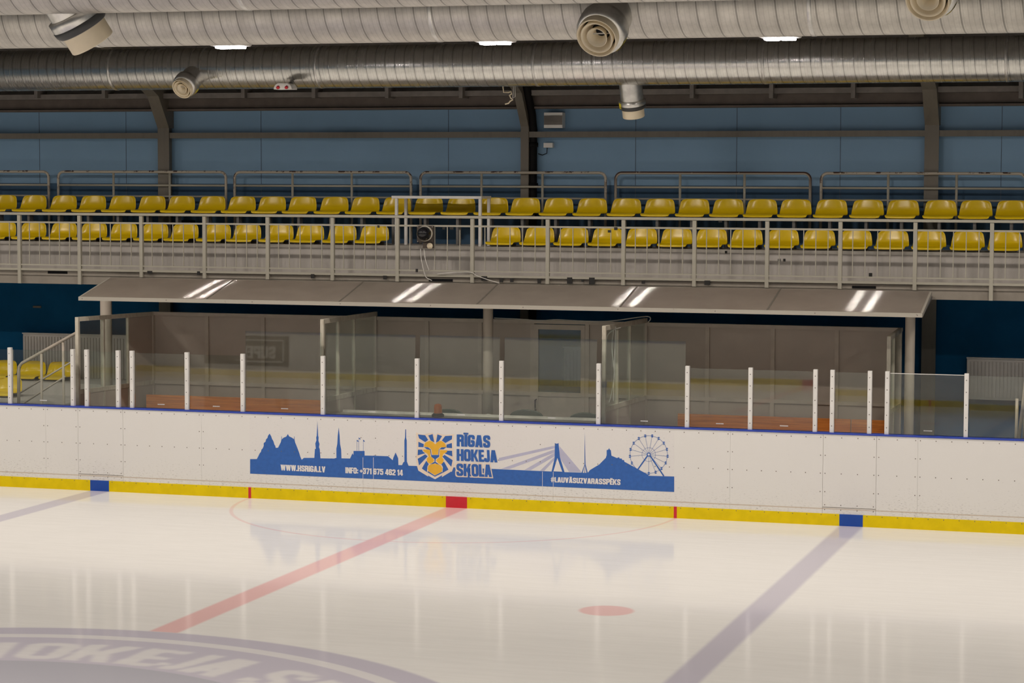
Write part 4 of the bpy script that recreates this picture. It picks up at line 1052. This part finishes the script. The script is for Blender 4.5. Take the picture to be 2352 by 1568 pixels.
def nozzle(c, axis, R, back, label, flip=1, band=False):
    """jet nozzle: metal stub, flared collar, cream rings"""
    A = Vector(axis).normalized(); c = Vector(c)
    t = thing('air_nozzle', label, 'nozzle', c, 'round air nozzles on the ducts')
    MB().lathe([(R*.86, -back), (R*.86, 0)], c, A, 36).build('stub', M_GALV, t)
    MB().lathe([(R*.86, -.02), (R, -.01), (R*1.0, R*.15), (R*.97, R*.5), (R*.86, R*.62), (R*.80, R*.62)], c, A, 40).build('collar', M_GALV, t)
    ce = 1.22 if band else .96
    MB().lathe([(R*.82, R*.45), (R*.82, R*ce), (R*.80, R*(ce+.03)), (R*.76, R*ce), (R*.66, R*.5)], c, A, 40).build('outer_ring', M_NOZZLE, t, 'cream outer ring')
    MB().lathe([(R*.62, R*.55), (R*.66, R*.95), (R*.63, R*.97), (R*.57, R*.9), (R*.36, R*.40)], c, A, 36).build('middle_ring', M_NOZZLE, t)
    MB().lathe([(R*.24, R*.40), (R*.42, R*.92), (R*.39, R*.95), (R*.20, R*.42)], c, A, 28).build('inner_ring', M_NOZZLE, t)
    MB().lathe([(R*.78, R*.3), (R*.45, R*.22), (0, R*.2)], c, A, 32).build('throat', M_DARKIN, t)
    if band: MB().lathe([(R*.99, R*.30), (R*1.012, R*.31), (R*.985, R*.5), (R*.9, R*.6)], c, A, 40).build('rim_band', M_DARKBAND, t, 'dark rim band')
    e = A.cross(Vector((0, 0, 1))).normalized()
    MB().bar(c+A*R*.6-e*R*.74, c+A*R*.6+e*R*.74, R*.03, R*.05).build('cross_bar', M_GALV, t)
    # sticker: patch of the collar's surface
    n = 6; vs = []; up = e.cross(A); base = math.radians(226 if flip > 0 else 215)
    for j in range(2):
        for k in range(n+1):
            a = base+math.radians(34)*(k/n-.5); rr = R*1.006
            vs.append(c+A*R*(.02+.42*j)+(e*math.cos(a)+up*math.sin(a))*rr)
    MB().add(vs, [(k, k+1, n+2+k, n+1+k) for k in range(n)], True).build('sticker', M_STICKER, t, 'yellow sticker')
def jet(px, py, Y, axis, R, ductyz, label, flip=1, band=False):
    q = at(px, py, Y=Y); A = Vector(axis).normalized()
    back = (Vector((q.x, ductyz[0], ductyz[1]))-q).length-.12
    nozzle(q, A, R, max(.1, back), label, flip, band)
jet(431, 190, YD1-.36, (-.16, -.82, -.55), .178, (YD1, zl), 'round cream air nozzle on the gallery-side duct, by the left steel column')
jet(1388, 60, YD2-.42, (-.10, -.84, -.53), .222, (YD2, zm), 'large round air nozzle on the upper duct facing the camera')
jet(1452, 231, YD1+.16, (.03, .30, -.95), .178, (YD1, zl), 'air nozzle pointing down below the gallery-side duct', -1, True)
jet(170, 30, YD3+.2, (.36, .42, -.83), .232, (YD3, zn), 'air nozzle pointing down at the top left corner', -1, True)
jet(2143, -26, YD2-.42, (-.10, -.84, -.53), .225, (YD2, zm), 'air nozzle cut off by the top right edge')

first = None
for i, (px, py, lab) in enumerate(((530, 100, 'lit rink lamp, leftmost of the three under the upper duct'), (1140, 95, 'lit rink lamp, middle of the three under the upper duct'), (1792, 85, 'lit rink lamp, rightmost of the three under the upper duct'))):
    x = LAMP_X[4+i]; y = LAMP_ROWS[0]
    if first is None:
        t = thing('rink_lamp', lab, 'lamp', (x, y, LAMP_Z), 'rink lamps hung from the roof'); first = t
        MB().box(x-.24, x+.24, y-.13, y+.13, LAMP_Z+.0, LAMP_Z+.07).build('housing', M_LAMPBODY, t, bevel=.02)
        for s in (-1, 1):
            MB().box(x+s*.095-.085, x+s*.095+.085, y-.09, y+.09, LAMP_Z-.030, LAMP_Z+.001).build('lens', M_LENS, t, 'glowing lens', bevel=.012)
        MB().tube([(x, y, LAMP_Z+.06), (x, y, 6.9)], .012, 6).build('hanger', M_BRACKET, t)
    else: dup(first, (x, y, LAMP_Z), lab)

# emergency light and loose cable end under the lower duct
q = at(649, 200, Y=YD1-.45)
t = thing('emergency_light', 'white half-round emergency light with two red lenses below the duct', 'light', q)
vs = [(q.x+.135*math.cos(a), q.y, q.z-.03+.085*min(1, math.sin(a)*1.25)) for a in [PI*k/12 for k in range(13)]]
MB().prism(vs, (0, .2, 0)).build('housing', M_LAMPBODY, t, bevel=.008)
for s in (-.062, .062):
    MB().lathe([(0, -.0), (.024, 0), (.02, .03), (.0, .035)], (q.x+s, q.y-.002, q.z-.002), (0, -1, -.25), 16).build('red_lens', M_REDLENS, t, 'red lens')
MB().bar((q.x, q.y+.12, q.z+.02), (q.x, YD1-.12, zl-.235), .05, .02).build('bracket', M_BRACKET, t)
t = thing('loose_cable', 'knotted pale cable ends dangling beside the middle column top', 'cable', at(1170, 215, Y=.9))
MB().tube([Vector((at(1150, 120, Y=.9).x, .9, 6.92))]+[at(x, y, Y=.9) for x, y in ((1150, 120), (1154, 190), (1157, 212), (1168, 212), (1174, 210), (1175, 216), (1170, 219), (1174, 226), (1178, 229), (1172, 232), (1168, 237), (1160, 239))], .01, 6).build('cable_end', M_NOZZLE, t)
MB().tube([at(x, y, Y=.9) for x, y in ((1180, 190), (1179, 212), (1178, 226), (1183, 222), (1183, 195))], .006, 6).build('cable_loop', M_WHITECABLE, t)
